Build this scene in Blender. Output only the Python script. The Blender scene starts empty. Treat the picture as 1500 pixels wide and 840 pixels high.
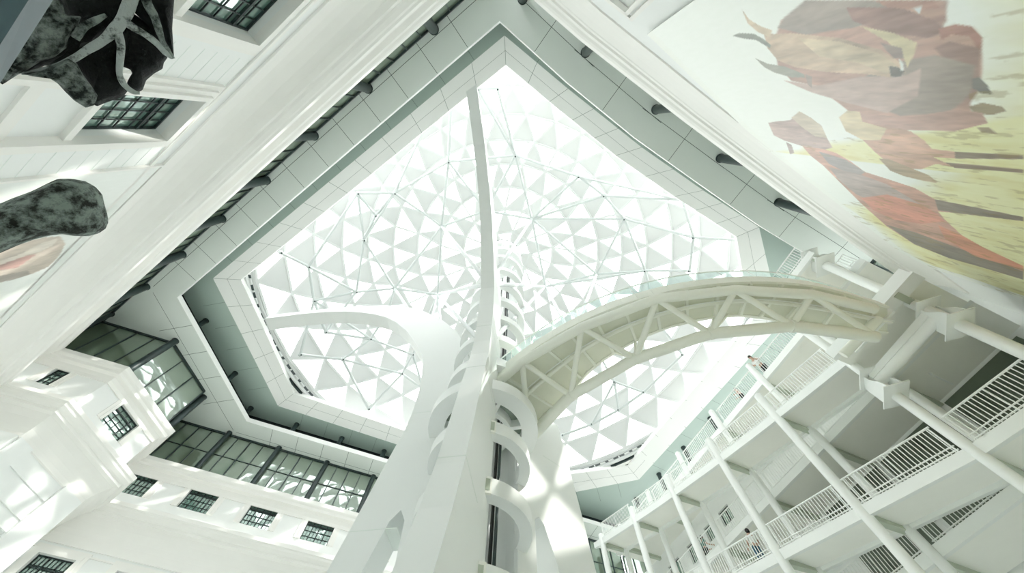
import bpy, bmesh, math, random
import numpy as np
from mathutils import Vector, Matrix
from mathutils.geometry import tessellate_polygon
random.seed(7); rng = np.random.default_rng(7)
scn = bpy.context.scene
COL = scn.collection
V3 = lambda *a: np.array(a, float)

# ------------------------------------------------------------------ camera calibration (photo 1500 x 840)
FPX = 567.0
Zc = V3(758-750, 189-420, FPX); Zc /= np.linalg.norm(Zc)
X1 = V3(1, 0, 0) - Zc[0]*Zc; X1 /= np.linalg.norm(X1)
X2 = np.cross(Zc, X1)
RM = np.array([X1, X2, Zc])
def ray(x, y):
    d = RM @ V3(x-750, y-420, FPX); return d/np.linalg.norm(d)
def OZ(x, y, z):
    d = ray(x, y); return d*(z/d[2])
def OP(x, y, P, n):
    d = ray(x, y); return d*(np.dot(P, n)/np.dot(d, n))
cam_d = bpy.data.cameras.new('camera'); cam = bpy.data.objects.new('camera', cam_d); COL.objects.link(cam)
cx, cy, cz = RM @ V3(1, 0, 0), RM @ V3(0, -1, 0), RM @ V3(0, 0, -1)
cam.matrix_world = Matrix(((cx[0], cy[0], cz[0], 0), (cx[1], cy[1], cz[1], 0), (cx[2], cy[2], cz[2], 0), (0, 0, 0, 1)))
cam_d.sensor_width = 36; cam_d.lens = 36*FPX/1500; cam_d.clip_start = .05; cam_d.clip_end = 500
scn.camera = cam

# ------------------------------------------------------------------ materials
MATS = {}
def mat(name, col, rough=.6, metal=0., noise=0., nscale=2., bump=0., spec=.5, emit=None):
    m = bpy.data.materials.new(name); m.use_nodes = True
    nt = m.node_tree; b = nt.nodes['Principled BSDF']
    b.inputs['Base Color'].default_value = (*col, 1); b.inputs['Roughness'].default_value = rough
    b.inputs['Metallic'].default_value = metal; b.inputs['Specular IOR Level'].default_value = spec
    if noise or bump:
        tc = nt.nodes.new('ShaderNodeTexCoord'); n = nt.nodes.new('ShaderNodeTexNoise')
        n.inputs['Scale'].default_value = nscale; n.inputs['Detail'].default_value = 5
        nt.links.new(tc.outputs['Object'], n.inputs['Vector'])
        if noise:
            r = nt.nodes.new('ShaderNodeMix'); r.data_type = 'RGBA'
            r.inputs[6].default_value = (*[max(0, c*(1-noise)) for c in col], 1)
            r.inputs[7].default_value = (*[min(1, c*(1+noise)) for c in col], 1)
            nt.links.new(n.outputs['Fac'], r.inputs[0]); nt.links.new(r.outputs[2], b.inputs['Base Color'])
        if bump:
            bp = nt.nodes.new('ShaderNodeBump'); bp.inputs['Strength'].default_value = bump
            nt.links.new(n.outputs['Fac'], bp.inputs['Height']); nt.links.new(bp.outputs['Normal'], b.inputs['Normal'])
    MATS[name] = m; return m
mat('plaster', (.865, .88, .875), .7, noise=.03, nscale=.8)
mat('cornice', (.88, .87, .845), .65, noise=.02)
mat('tower_white', (.88, .90, .895), .45, noise=.02, nscale=.5)
mat('soffit_panel', (.80, .85, .82), .5, noise=.03, nscale=.6)
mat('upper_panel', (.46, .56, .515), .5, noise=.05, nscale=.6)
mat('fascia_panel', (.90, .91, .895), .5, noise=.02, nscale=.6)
mat('seam', (.10, .14, .13), .8)
mat('dark_steel', (.03, .05, .05), .35, metal=.0, noise=.2, nscale=6)
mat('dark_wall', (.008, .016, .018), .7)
mat('bridge_paint', (.89, .90, .83), .45, noise=.03, nscale=1.5)
mat('bridge_deck', (.78, .79, .69), .6, noise=.05, nscale=2.)
mat('gallery_paint', (.88, .90, .885), .5, noise=.02)
mat('slab_under', (.93, .93, .885), .6, noise=.03, nscale=1.2)
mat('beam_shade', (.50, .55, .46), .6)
mat('dome_frame', (.70, .72, .715), .4)
mat('tube_paint', (.57, .61, .605), .4)
mat('floor_stone', (.84, .86, .855), .5, noise=.05, nscale=.7)
mat('window_iron', (.015, .03, .03), .4)
mat('gallery_shade', (.13, .16, .125), .6)  # dark tone standing in for the deep shade at the gallery's back wall
mat('black', (.01, .012, .012), .5)
mat('skin', (.55, .36, .27), .6); mat('hair', (.015, .013, .012), .6)
mat('shirt_white', (.8, .8, .78), .8); mat('shirt_green', (.10, .24, .21), .8, noise=.15, nscale=9); mat('jeans', (.05, .12, .18), .8)
mat('trousers_black', (.02, .02, .025), .8); mat('shirt_blush', (.72, .60, .56), .8); mat('strap_brown', (.25, .13, .08), .7)
mat('steel_blue', (.055, .095, .11), .45, noise=.15, nscale=12, bump=.05)

def glassy(name, base, rough, mixf):
    m = bpy.data.materials.new(name); m.use_nodes = True; nt = m.node_tree
    b = nt.nodes['Principled BSDF']; b.inputs['Base Color'].default_value = (*base, 1); b.inputs['Roughness'].default_value = .4
    g = nt.nodes.new('ShaderNodeBsdfGlossy'); g.inputs['Roughness'].default_value = rough; g.inputs['Color'].default_value = (.78, .88, .84, 1)
    tc = nt.nodes.new('ShaderNodeTexCoord'); n = nt.nodes.new('ShaderNodeTexNoise'); n.inputs['Scale'].default_value = .8
    bp = nt.nodes.new('ShaderNodeBump'); bp.inputs['Strength'].default_value = .03; bp.inputs['Distance'].default_value = .15
    nt.links.new(tc.outputs['Object'], n.inputs['Vector']); nt.links.new(n.outputs['Fac'], bp.inputs['Height']); nt.links.new(bp.outputs['Normal'], g.inputs['Normal'])
    mx = nt.nodes.new('ShaderNodeMixShader'); mx.inputs[0].default_value = mixf
    nt.links.new(b.outputs[0], mx.inputs[1]); nt.links.new(g.outputs[0], mx.inputs[2])
    nt.links.new(mx.outputs[0], nt.nodes['Material Output'].inputs[0]); MATS[name] = m
glassy('window_glass', (.16, .30, .25), .02, .45)
glassy('band_glass', (.20, .25, .18), .01, .36)
def clear(name, tint, gl):
    m = bpy.data.materials.new(name); m.use_nodes = True; nt = m.node_tree; nt.nodes.remove(nt.nodes['Principled BSDF'])
    t = nt.nodes.new('ShaderNodeBsdfTransparent'); t.inputs[0].default_value = (*tint, 1)
    g = nt.nodes.new('ShaderNodeBsdfGlossy'); g.inputs['Roughness'].default_value = .02; g.inputs['Color'].default_value = (.9, .98, .97, 1)
    mx = nt.nodes.new('ShaderNodeMixShader'); mx.inputs[0].default_value = gl
    nt.links.new(t.outputs[0], mx.inputs[1]); nt.links.new(g.outputs[0], mx.inputs[2])
    nt.links.new(mx.outputs[0], nt.nodes['Material Output'].inputs[0]); MATS[name] = m
clear('dome_glass', (.97, .985, .98), .03)
clear('rail_glass', (.93, .985, .98), .05)
def translucent():
    m = bpy.data.materials.new('dome_panel'); m.use_nodes = True; nt = m.node_tree; b = nt.nodes['Principled BSDF']
    b.inputs['Base Color'].default_value = (.68, .695, .69, 1); b.inputs['Roughness'].default_value = .6
    t = nt.nodes.new('ShaderNodeBsdfTranslucent'); t.inputs[0].default_value = (.86, .88, .87, 1)
    mx = nt.nodes.new('ShaderNodeMixShader'); mx.inputs[0].default_value = PANEL_T
    nt.links.new(b.outputs[0], mx.inputs[1]); nt.links.new(t.outputs[0], mx.inputs[2])
    nt.links.new(mx.outputs[0], nt.nodes['Material Output'].inputs[0]); MATS['dome_panel'] = m
PANEL_T = .062
translucent()
def bone(name, dark, light, scale, lo, hi):
    m = bpy.data.materials.new(name); m.use_nodes = True; nt = m.node_tree; b = nt.nodes['Principled BSDF']
    tc = nt.nodes.new('ShaderNodeTexCoord'); n = nt.nodes.new('ShaderNodeTexNoise'); n.inputs['Scale'].default_value = scale; n.inputs['Detail'].default_value = 8; n.inputs['Roughness'].default_value = .7
    r = nt.nodes.new('ShaderNodeValToRGB'); r.color_ramp.elements[0].position = lo; r.color_ramp.elements[0].color = (*dark, 1)
    r.color_ramp.elements[1].position = hi; r.color_ramp.elements[1].color = (*light, 1)
    bp = nt.nodes.new('ShaderNodeBump'); bp.inputs['Strength'].default_value = 1.; bp.inputs['Distance'].default_value = .12
    nt.links.new(tc.outputs['Object'], n.inputs['Vector']); nt.links.new(n.outputs['Fac'], r.inputs[0]); nt.links.new(r.outputs[0], b.inputs['Base Color'])
    nt.links.new(n.outputs['Fac'], bp.inputs['Height']); nt.links.new(bp.outputs['Normal'], b.inputs['Normal']); b.inputs['Roughness'].default_value = .6; b.inputs['Specular IOR Level'].default_value = .15
    MATS[name] = m
bone('bone_dark', (.004, .006, .006), (.014, .019, .018), 3., .4, .8)
bone('bone_grey', (.012, .02, .018), (.36, .42, .39), 8., .42, .60)
bone('bone_pale', (.05, .065, .06), (.62, .68, .66), 8., .38, .50)
bone('femur_bone', (.025, .03, .025), (.36, .44, .40), 7., .40, .58)
def paint_mat():
    m = bpy.data.materials.new('printed_banner'); m.use_nodes = True; nt = m.node_tree; b = nt.nodes['Principled BSDF']
    a = nt.nodes.new('ShaderNodeVertexColor'); a.layer_name = 'print'
    tc = nt.nodes.new('ShaderNodeTexCoord'); mp = nt.nodes.new('ShaderNodeMapping'); mp.inputs['Scale'].default_value = (3, 3, .7)
    n = nt.nodes.new('ShaderNodeTexNoise'); n.inputs['Scale'].default_value = 3.; n.inputs['Detail'].default_value = 8
    nt.links.new(tc.outputs['Object'], mp.inputs[0]); nt.links.new(mp.outputs[0], n.inputs['Vector'])
    mx = nt.nodes.new('ShaderNodeMix'); mx.data_type = 'RGBA'; mx.blend_type = 'SOFT_LIGHT'; mx.inputs[0].default_value = .25
    nt.links.new(a.outputs['Color'], mx.inputs[6]); nt.links.new(n.outputs['Fac'], mx.inputs[7]); nt.links.new(mx.outputs[2], b.inputs['Base Color'])
    b.inputs['Roughness'].default_value = .35; MATS['printed_banner'] = m
paint_mat()

# ------------------------------------------------------------------ mesh builder
class MB:
    def __init__(s): s.v = []; s.f = []; s.m = []
    def add(s, vs, fs, mi=0):
        o = len(s.v); s.v += [tuple(map(float, p)) for p in vs]; s.f += [tuple(o+i for i in f) for f in fs]; s.m += [mi]*len(fs); return s
    def quad(s, a, b, c, d, mi=0): return s.add([a, b, c, d], [(0, 1, 2, 3)], mi)
    def hexa(s, b, t, mi=0):            # b,t: matching rings of points
        n = len(b); fs = [tuple(range(n))[::-1], tuple(range(n, 2*n))] + [(i, (i+1) % n, n+(i+1) % n, n+i) for i in range(n)]
        return s.add(list(b)+list(t), fs, mi)
    def prism(s, poly, off, mi=0): return s.hexa([np.array(p, float) for p in poly], [np.array(p, float)+off for p in poly], mi)
    def box(s, c, ax, ay, az, mi=0):    # half-axis vectors
        c, ax, ay, az = map(lambda q: np.array(q, float), (c, ax, ay, az))
        return s.hexa([c-ax-ay-az, c+ax-ay-az, c+ax+ay-az, c-ax+ay-az], [c-ax-ay+az, c+ax-ay+az, c+ax+ay+az, c-ax+ay+az], mi)
    def bar(s, p, q, w, h, up=(0, 0, 1), mi=0):
        p, q = np.array(p, float), np.array(q, float); d = q-p; L = np.linalg.norm(d); d /= L
        a = np.cross(d, up); a /= np.linalg.norm(a); b = np.cross(a, d)
        return s.box((p+q)/2, d*L/2, a*w/2, b*h/2, mi)
    def tube(s, pts, r, n=10, mi=0, caps=True):
        pts = [np.array(p, float) for p in pts]; k = len(pts); rs = r if hasattr(r, '__len__') else [r]*k
        ref = None; rings = []
        for i in range(k):
            d = pts[min(i+1, k-1)]-pts[max(i-1, 0)]; d /= np.linalg.norm(d)
            if ref is None: ref = np.cross(d, (0, 0, 1) if abs(d[2]) < .9 else (1, 0, 0))
            ref = ref-d*np.dot(ref, d); ref /= np.linalg.norm(ref); b = np.cross(d, ref)
            rings.append([pts[i]+rs[i]*(math.cos(2*math.pi*j/n)*ref+math.sin(2*math.pi*j/n)*b) for j in range(n)])
        fs = [(i*n+j, i*n+(j+1) % n, (i+1)*n+(j+1) % n, (i+1)*n+j) for i in range(k-1) for j in range(n)]
        if caps: fs += [tuple(range(n))[::-1], tuple(range((k-1)*n, k*n))]
        return s.add([p for q in rings for p in q], fs, mi)
    def cyl(s, x, y, z0, z1, r, n=16, mi=0, r1=None): return s.tube([(x, y, z0), (x, y, z1)], [r, r if r1 is None else r1], n, mi)
    def ball(s, c, r, n=8, mi=0):
        vs = [(c[0], c[1], c[2]-r)]; m = n//2+1
        for i in range(1, m):
            t = math.pi*i/m
            vs += [(c[0]+r*math.sin(t)*math.cos(2*math.pi*j/n), c[1]+r*math.sin(t)*math.sin(2*math.pi*j/n), c[2]-r*math.cos(t)) for j in range(n)]
        vs.append((c[0], c[1], c[2]+r)); L = len(vs)-1
        fs = [(0, 1+(j+1) % n, 1+j) for j in range(n)] + [(L, L-n+j, L-n+(j+1) % n) for j in range(n)]
        fs += [(1+i*n+j, 1+i*n+(j+1) % n, 1+(i+1)*n+(j+1) % n, 1+(i+1)*n+j) for i in range(m-2) for j in range(n)]
        return s.add(vs, fs, mi)
    def annulus(s, c, r0, r1, z0, z1, a0=0, a1=360, n=48, mi=0):
        full = abs(a1-a0) >= 360; k = n if full else n+1; vs = []
        for i in range(k):
            t = math.radians(a0+(a1-a0)*i/n); e = (math.cos(t), math.sin(t))
            vs += [(c[0]+r0*e[0], c[1]+r0*e[1], z0), (c[0]+r1*e[0], c[1]+r1*e[1], z0), (c[0]+r1*e[0], c[1]+r1*e[1], z1), (c[0]+r0*e[0], c[1]+r0*e[1], z1)]
        fs = []
        for i in range(n):
            a, b = i*4, ((i+1) % k)*4
            fs += [(a+j, a+(j+1) % 4, b+(j+1) % 4, b+j) for j in range(4)]
        if not full: fs += [(0, 1, 2, 3), ((k-1)*4+3, (k-1)*4+2, (k-1)*4+1, (k-1)*4)]
        return s.add(vs, fs, mi)
    def flat(s, outer, holes, z, mi=0):
        loops = [[Vector((p[0], p[1], 0)) for p in outer]]+[[Vector((p[0], p[1], 0)) for p in h] for h in holes]
        allp = [p for l in loops for p in l]
        return s.add([(p.x, p.y, z) for p in allp], tessellate_polygon(loops), mi)
    def build(s, name, mats, parent=None, smooth=False, fix=True):
        me = bpy.data.meshes.new(name); me.from_pydata(s.v, [], s.f)
        for m in ([mats] if isinstance(mats, str) else mats): me.materials.append(MATS[m])
        me.polygons.foreach_set('material_index', s.m)
        if fix:
            b = bmesh.new(); b.from_mesh(me); bmesh.ops.recalc_face_normals(b, faces=b.faces); b.to_mesh(me); b.free()
        if smooth:
            me.polygons.foreach_set('use_smooth', [True]*len(me.polygons))
            try: me.set_sharp_from_angle(angle=math.radians(40))
            except Exception: pass
        o = bpy.data.objects.new(name, me); COL.objects.link(o)
        if parent is not None: o.parent = parent; o.matrix_parent_inverse = Matrix.Translation(-parent.location)
        return o
def thing(name, label, cat, loc=(0, 0, 0), group=None):
    o = bpy.data.objects.new(name, None); COL.objects.link(o); o.location = loc; o.empty_display_size = .1
    o['label'] = label; o['category'] = cat
    if group: o['group'] = group
    return o
def tag(o, label, cat, group=None):
    o['label'] = label; o['category'] = cat
    if group: o['group'] = group
    return o
def struct(o): o['kind'] = 'structure'; return o
def offset_poly(P, off, closed=True):      # off>0 moves to the right-hand normal set by side()
    P = [np.array(p, float) for p in P]; n = len(P); out = []
    def nrm(a, b): d = b-a; d = d/np.linalg.norm(d); return np.array([d[1], -d[0]])*SIDE
    for i in range(n):
        if closed or 0 < i < n-1:
            n1, n2 = nrm(P[i-1], P[i]), nrm(P[i], P[(i+1) % n])
            m = (n1+n2)/(1+n1@n2)
        else: m = nrm(P[0], P[1]) if i == 0 else nrm(P[-2], P[-1])
        out.append(P[i]+m*off)
    return out
SIDE = 1
def sweep(mb, P, prof, closed=False, mi=0):
    rows = [offset_poly(P, o, closed) for o, z in prof]; n = len(P); k = len(prof)
    vs = [(*rows[j][i], prof[j][1]) for i in range(n) for j in range(k)]
    fs = [(i*k+j, i*k+j+1, ((i+1) % n)*k+j+1, ((i+1) % n)*k+j) for i in range(n if closed else n-1) for j in range(k-1)]
    mb.add(vs, fs, mi); return mb
ORD = ['first', 'second', 'third', 'fourth', 'fifth', 'sixth', 'seventh', 'eighth', 'ninth', 'tenth', 'eleventh', 'twelfth']

# ------------------------------------------------------------------ plan of the court (z = 0 at the camera)
FLOOR = -1.6
R_PTS = [(18.87, 6.8), (15.22, 4.68), (11.75, 2.6), (7.02, -.32), (2.48, -3.25), (.58, -4.61)]
T = R_PTS + [(-1.02, -5.76), (-24.67, 11.09), (-21.54, 12.29), (-20.47, 16.84), (-22.77, 18.75), (8.11, 31.0)]
T = [np.array(p) for p in T]
# inside of the room: check orientation so that positive offset = into the room
_a = sum(T[i][0]*T[(i+1) % len(T)][1]-T[(i+1) % len(T)][0]*T[i][1] for i in range(len(T)))
SIDE = -1 if _a > 0 else 1
FACE = offset_poly(T, -.45)
iRend, iC, iA0, iA1, iB1, iF0, iF1 = 0, 6, 7, 8, 9, 10, 11
class Wall:                                 # local frame of one straight wall face
    def __init__(s, p, q):
        s.p = np.array([*p, 0.]); d = np.array([*q, 0.])-s.p; s.L = np.linalg.norm(d); s.u = d/s.L
        s.n = np.array([s.u[1], -s.u[0], 0])*SIDE
    def P(s, u, z, off=0.): return s.p+s.u*u+s.n*off+np.array([0, 0, z])
    def px(s, x, y, off=0.):
        Q = OP(x, y, s.p+s.n*off, s.n); return (Q-s.p) @ s.u, Q[2]
def wall_mesh(name, W, z0, z1, openings, depth=.3, u0=0., u1=None, m='plaster'):
    u1 = W.L if u1 is None else u1; mb = MB()
    us = sorted({u0, u1, *[o[0] for o in openings], *[o[1] for o in openings]}); zs = sorted({z0, z1, *[o[2] for o in openings], *[o[3] for o in openings]})
    us = [u for u in us if u0 <= u <= u1]
    for i in range(len(us)-1):
        for j in range(len(zs)-1):
            uc, zc = (us[i]+us[i+1])/2, (zs[j]+zs[j+1])/2
            if any(o[0] < uc < o[1] and o[2] < zc < o[3] for o in openings): continue
            mb.quad(W.P(us[i], zs[j]), W.P(us[i+1], zs[j]), W.P(us[i+1], zs[j+1]), W.P(us[i], zs[j+1]))
    for a, b, c, d in openings:
        mb.quad(W.P(a, c), W.P(a, c, -depth), W.P(a, d, -depth), W.P(a, d)); mb.quad(W.P(b, c), W.P(b, c, -depth), W.P(b, d, -depth), W.P(b, d))
        mb.quad(W.P(a, c), W.P(b, c), W.P(b, c, -depth), W.P(a, c, -depth)); mb.quad(W.P(a, d), W.P(b, d), W.P(b, d, -depth), W.P(a, d, -depth))
    o = mb.build(name, m, fix=False); struct(o); return o
WN = [0]; TN = [0]
def window(W, a, b, c, d, depth, ncol, nrow, heavy=(), transom=None, bw=.02):
    """iron window in the opening a..b, c..d: frame (top-level), pane"""
    WN[0] += 1; fr = MB(); e = -depth+.045; n = W.n
    def vb(u, w, z0=c, z1=d, t=.03): fr.box((W.P(u, z0, e)+W.P(u, z1, e))/2, W.u*w/2, n*t, V3(0, 0, (z1-z0)/2))
    def hb(z, w, t=.03): fr.box((W.P(a, z, e)+W.P(b, z, e))/2, W.u*(b-a)/2, n*t, V3(0, 0, w/2))
    for u in (a+.02, b-.02): vb(u, .05)
    for z in (c+.02, d-.02): hb(z, .05)
    for i in range(1, ncol): vb(a+(b-a)*i/ncol, .055 if i in heavy else bw, t=.03 if i in heavy else .015)
    for j in range(1, nrow): hb(c+(d-c)*j/nrow, bw, .015)
    if transom: hb(c+(d-c)*transom, .065, .035)
    o = fr.build('window_%d' % WN[0], 'window_iron'); struct(o)
    g = MB(); g.box((W.P(a, c, -depth)+W.P(b, d, -depth))/2, W.u*(b-a)/2, n*.015, V3(0, 0, (d-c)/2)); g.build('window_pane', 'window_glass', o)
    return o
def surround(W, a, b, c, d, m=.34, t=.09, bottom=False, steps=2):
    TN[0] += 1; mb = MB()
    for k in range(steps):
        g = m*(1-k/steps); gi = m*(1-(k+1)/steps); h = t*(.55+.45*k)
        for (u0, u1, z0, z1) in ((a-g, a-gi, c, d+g), (b+gi, b+g, c, d+g), (a-gi, b+gi, d+gi, d+g)):
            mb.box((W.P(u0, z0, h/2)+W.P(u1, z1, h/2))/2, W.u*(u1-u0)/2, W.n*h/2, V3(0, 0, (z1-z0)/2))
    o = mb.build('trim_%d' % TN[0], 'cornice'); struct(o); return o
def ledge(W, u0, u1, z0, z1, t, m='cornice', lo=None):
    TN[0] += 1; o = MB().box((W.P(u0, z0, t/2)+W.P(u1, z1, t/2))/2, W.u*(u1-u0)/2, W.n*t/2, V3(0, 0, (z1-z0)/2)).build('trim_%d' % TN[0], m); return struct(o)

# ------------------------------------------------------------------ walls
WL = Wall(FACE[iC], FACE[iA0]); WA = Wall(FACE[iA0], FACE[iA1]); WB = Wall(FACE[iA1], FACE[iB1]); WC = Wall(FACE[iB1], FACE[iF0]); WF = Wall(FACE[iF0], FACE[iF1]); WG = Wall(FACE[iF1], FACE[0])
ZT = 18.0
# left wall windows (measured on the photo)
u_in = lambda W, *pts: [W.px(*p) for p in pts]
l1 = WL.px(235, 197); l2 = WL.px(370, 55)
opL = []
for (uj, zh) in (l1, l2): opL.append((uj-1.75, uj, 9.15, zh))
pitchL = l1[0]-l2[0]
opL.append((l2[0]-pitchL-1.75, l2[0]-pitchL, 9.15, l2[1]))
wall_mesh('wall_left', WL, FLOOR, ZT, opL, .24)
for o in opL: window(WL, *o, .24, 5, 6, transom=.76, bw=.025); surround(WL, o[0], o[1], 4.5, o[3], .48, .16, steps=3); ledge(WL, o[0], o[1], 8.98, 9.15, .12); ledge(WL, o[0], o[1], 7.7, 7.95, .07)
ledge(WL, 0, WL.L, 12.25, 12.38, .05); ledge(WL, 0, WL.L, 12.75, 12.98, .07)
# ashlar joints on the pier between the windows
TN[0] += 1; j = MB(); ua, ub = l1[0]+.5, l1[0]+1.5
for k in range(22):
    z = 12.2-.42*k; j.box(WL.P((ua+ub)/2, z, .001), WL.u*(ub-ua)/2, WL.n*.004, V3(0, 0, .008))
    j.box(WL.P(l2[0]+(pitchL-1.75)/2+.2, z, .001), WL.u*(pitchL-2.8)/2, WL.n*.004, V3(0, 0, .008))
struct(j.build('trim_%d' % TN[0], 'soffit_panel'))
TN[0] += 1; struct(MB().box(WL.P(ub+.04, 8.5, .03), WL.u*.04, WL.n*.05, V3(0, 0, 4.3)).build('trim_%d' % TN[0], 'cornice'))

# pavilion
pa = [WA.px(x, y, -.2) for x, y in ((86, 543.6), (108, 550), (71, 569.6), (49, 563))]
pb = [WB.px(x, y, -.2) for x, y in ((176, 593), (199, 625), (168, 648), (141, 617))]
bb = lambda q: (min(np.mean([q[0][0], q[3][0]]), np.mean([q[1][0], q[2][0]])), max(np.mean([q[0][0], q[3][0]]), np.mean([q[1][0], q[2][0]])), np.mean([q[2][1], q[3][1]]), np.mean([q[0][1], q[1][1]]))
oA, oB = bb(pa), bb(pb)
wall_mesh('wall_pavilion_front', WA, FLOOR, ZT, [oA], .2); window(WA, *oA, .2, 3, 4, heavy=(2,), transom=.75); surround(WA, *oA, .3, .06)
wall_mesh('wall_pavilion_side', WB, FLOOR, ZT, [oB], .2); window(WB, *oB, .2, 4, 5, heavy=(3,), transom=.78); surround(WB, *oB, .32, .07)
wall_mesh('wall_pavilion_return', WC, FLOOR, ZT, [])
# corner piers and recessed panel of the pavilion side below the middle cornice
ledge(WB, .0, .75, FLOOR, 13., .18, 'plaster'); ledge(WB, WB.L-1.15, WB.L, FLOOR, 13., .18, 'plaster'); ledge(WA, WA.L-.7, WA.L, FLOOR, 13., .18, 'plaster'); ledge(WA, 0, .6, FLOOR, 13., .18, 'plaster')
for z0, z1, t in ((12.2, 12.35, .05), (11.3, 11.42, .06), (10.75, 10.9, .10), (9.9, 10.05, .06), (9.35, 9.5, .06)): ledge(WB, .75, WB.L-1.15, z0, z1, t, 'plaster')
ledge(WB, 1.2, WB.L-1.6, 4., 9.3, .07, 'plaster'); ledge(WA, .6, WA.L-.7, 11.8, 12., .06, 'plaster')

# far wall, two rows of windows
w1 = [WF.px(x, y, -.2) for x, y in ((284, 717), (326, 727), (302, 757), (257.5, 745))]
w3 = [WF.px(x, y, -.2) for x, y in ((453, 763), (492, 772), (475, 803), (437, 793))]
f1, f3 = bb(w1), bb(w3); pit = (f3[0]-f1[0])/2; wd = (f1[1]-f1[0]+f3[1]-f3[0])/2
zt, zb = (f1[3]+f3[3])/2, (f1[2]+f3[2])/2
w0 = WF.px(54, 813, -.2)
opF = []
for k in range(-1, 8):
    ua = f1[0]+k*pit
    if ua+wd < WF.L-.3: opF += [(ua, ua+wd, zb, zt)]
opF2 = [(o[0], o[1], w0[1]-2.6, w0[1]) for o in opF]
wall_mesh('wall_far', WF, FLOOR, ZT, opF+opF2, .2)
for o in opF: window(WF, *o, .2, 8, 4, heavy=(2, 4, 6), transom=.76); surround(WF, *o, .36, .07)
for o in opF2: window(WF, *o, .2, 9, 6, heavy=(3, 6), transom=.80); surround(WF, *o, .40, .08)
ledge(WF, 0, WF.L, 12.75, 12.98, .07); ledge(WF, 0, WF.L, 12.45, 12.53, .05)

# right wall and the wall behind the gallery
mb = MB(); RF = FACE[:7]
for i in range(6): mb.quad((*RF[i], FLOOR), (*RF[i+1], FLOOR), (*RF[i+1], ZT), (*RF[i], ZT))
struct(mb.build('wall_right', 'plaster', fix=False))
nR = V3(.529, -.848, 0); uR = V3(.848, .529, 0)
def RP(u, z, d=4.40): return nR*d+uR*u+V3(0, 0, z)
def Rpx(x, y, d=4.40): P = OP(x, y, nR*d, nR); return P @ uR, P[2]
TN[0] += 1; mb = MB(); c0 = Rpx(926, 31)
for k, (g, h) in enumerate(((0, .08), (.22, .14))):
    mb.box(RP(c0[0]-g-.06, c0[1]/2+3-g/2, 4.42), uR*.06, nR*h/2, V3(0, 0, c0[1]/2-3-g/2)); mb.box(RP(c0[0]-1.6, c0[1]-g-.06, 4.42), uR*(1.6-g), nR*h/2, V3(0, 0, .06))
struct(mb.build('trim_%d' % TN[0], 'cornice'))

# gallery frame: V1 = bracketed column, s along the gallery, t into the wall
V1 = OZ(1297, 570, 11.8)[:2]; ga = math.radians(-24); gu = np.array([math.sin(ga), math.cos(ga)]); gt = np.array([math.cos(ga), -math.sin(ga)])
def G(s, t, z): q = V1+gu*s+gt*t; return V3(q[0], q[1], z)
def Gpx(x, y, off): Q = OP(x, y, G(0, off, 0), V3(*gt, 0)); return (Q[:2]-V1) @ gu, Q[2]
opG = []
class _G(Wall): pass
sG = lambda s: (G(s, 0, 0)[:2]-WG.p[:2]) @ WG.u[:2]
for s, wdt, z0, z1 in ((12.1, .9, 16.2, 17.1), (13.6, 1., 16.2, 17.1), (15.4, 1.2, 16.0, 17.1), (17.6, 1.2, 16.0, 17.1), (19.6, 1.1, 16.0, 17.1), (6.5, 1.1, 10.6, 12.2), (9.3, 1.1, 10.6, 12.2), (12.3, 1.1, 10.6, 12.2), (3.2, 1.1, 10.6, 12.2)):
    u = sG(s); opG.append((u-wdt/2, u+wdt/2, z0, z1))
wall_mesh('wall_gallery', WG, FLOOR, ZT+.06, opG, .2)
for o in opG: window(WG, *o, .2, 2, 1, bw=.12)

for k_, (sa, sb_) in enumerate(((-3.6, -.15), (.15, 3.4), (3.75, 7.0))):  # added dark panels that imitate the shadow seen through the lower ramp railings
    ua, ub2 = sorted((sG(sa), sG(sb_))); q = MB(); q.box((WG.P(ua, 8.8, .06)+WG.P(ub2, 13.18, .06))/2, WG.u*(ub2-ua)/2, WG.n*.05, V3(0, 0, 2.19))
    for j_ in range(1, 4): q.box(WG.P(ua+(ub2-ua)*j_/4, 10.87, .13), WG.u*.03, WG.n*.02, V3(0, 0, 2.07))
    struct(q.build('shade_panel_%d' % (k_+1), 'gallery_shade'))
# cornices
TOP = [(-.45, 16.95), (-.39, 16.95), (-.38, 17.15), (-.30, 17.35), (-.12, 17.45), (-.10, 17.60), (-.03, 17.68), (0, 17.75), (0, 18.0), (-.06, 18.04), (-2.2, 18.06)]
MID = [(-.45, 12.95), (-.38, 12.98), (-.37, 13.2), (-.30, 13.45), (-.14, 13.8), (.05, 14.05), (.22, 14.12), (.24, 14.26), (.32, 14.30), (.42, 14.44), (.44, 14.55), (.5, 14.6), (.5, 14.8), (.44, 14.84), (-.45, 14.92)]
mainT = T[iC:iF1+1]
struct(sweep(MB(), mainT, TOP).build('trim_%d' % (TN[0]+1), 'cornice', fix=False)); TN[0] += 1
# left wall stretch ends at the corner behind the camera; the same middle cornice runs round the pavilion and the far wall
struct(sweep(MB(), mainT, MID).build('trim_%d' % (TN[0]+1), 'cornice', fix=False)); TN[0] += 1
RTOP = [(-.45, 15.25), (-.40, 15.27), (-.385, 15.5), (-.40, 15.55), (-.38, 15.9), (-.33, 16.3), (-.25, 16.75), (-.22, 16.8), (-.21, 17.0), (-.14, 17.05), (-.12, 17.3), (-.05, 17.4), (0, 17.55), (0, 18.0), (-.06, 18.04), (-2.2, 18.06)]
struct(sweep(MB(), [T[iC]]+[T[i] for i in range(5, -1, -1)], RTOP).build('trim_%d' % (TN[0]+1), 'cornice', fix=False)) if False else None
_s = SIDE; mbR = MB(); sweep(mbR, T[0:7], RTOP); struct(mbR.build('trim_%d' % (TN[0]+1), 'cornice', fix=False)); TN[0] += 1
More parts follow.
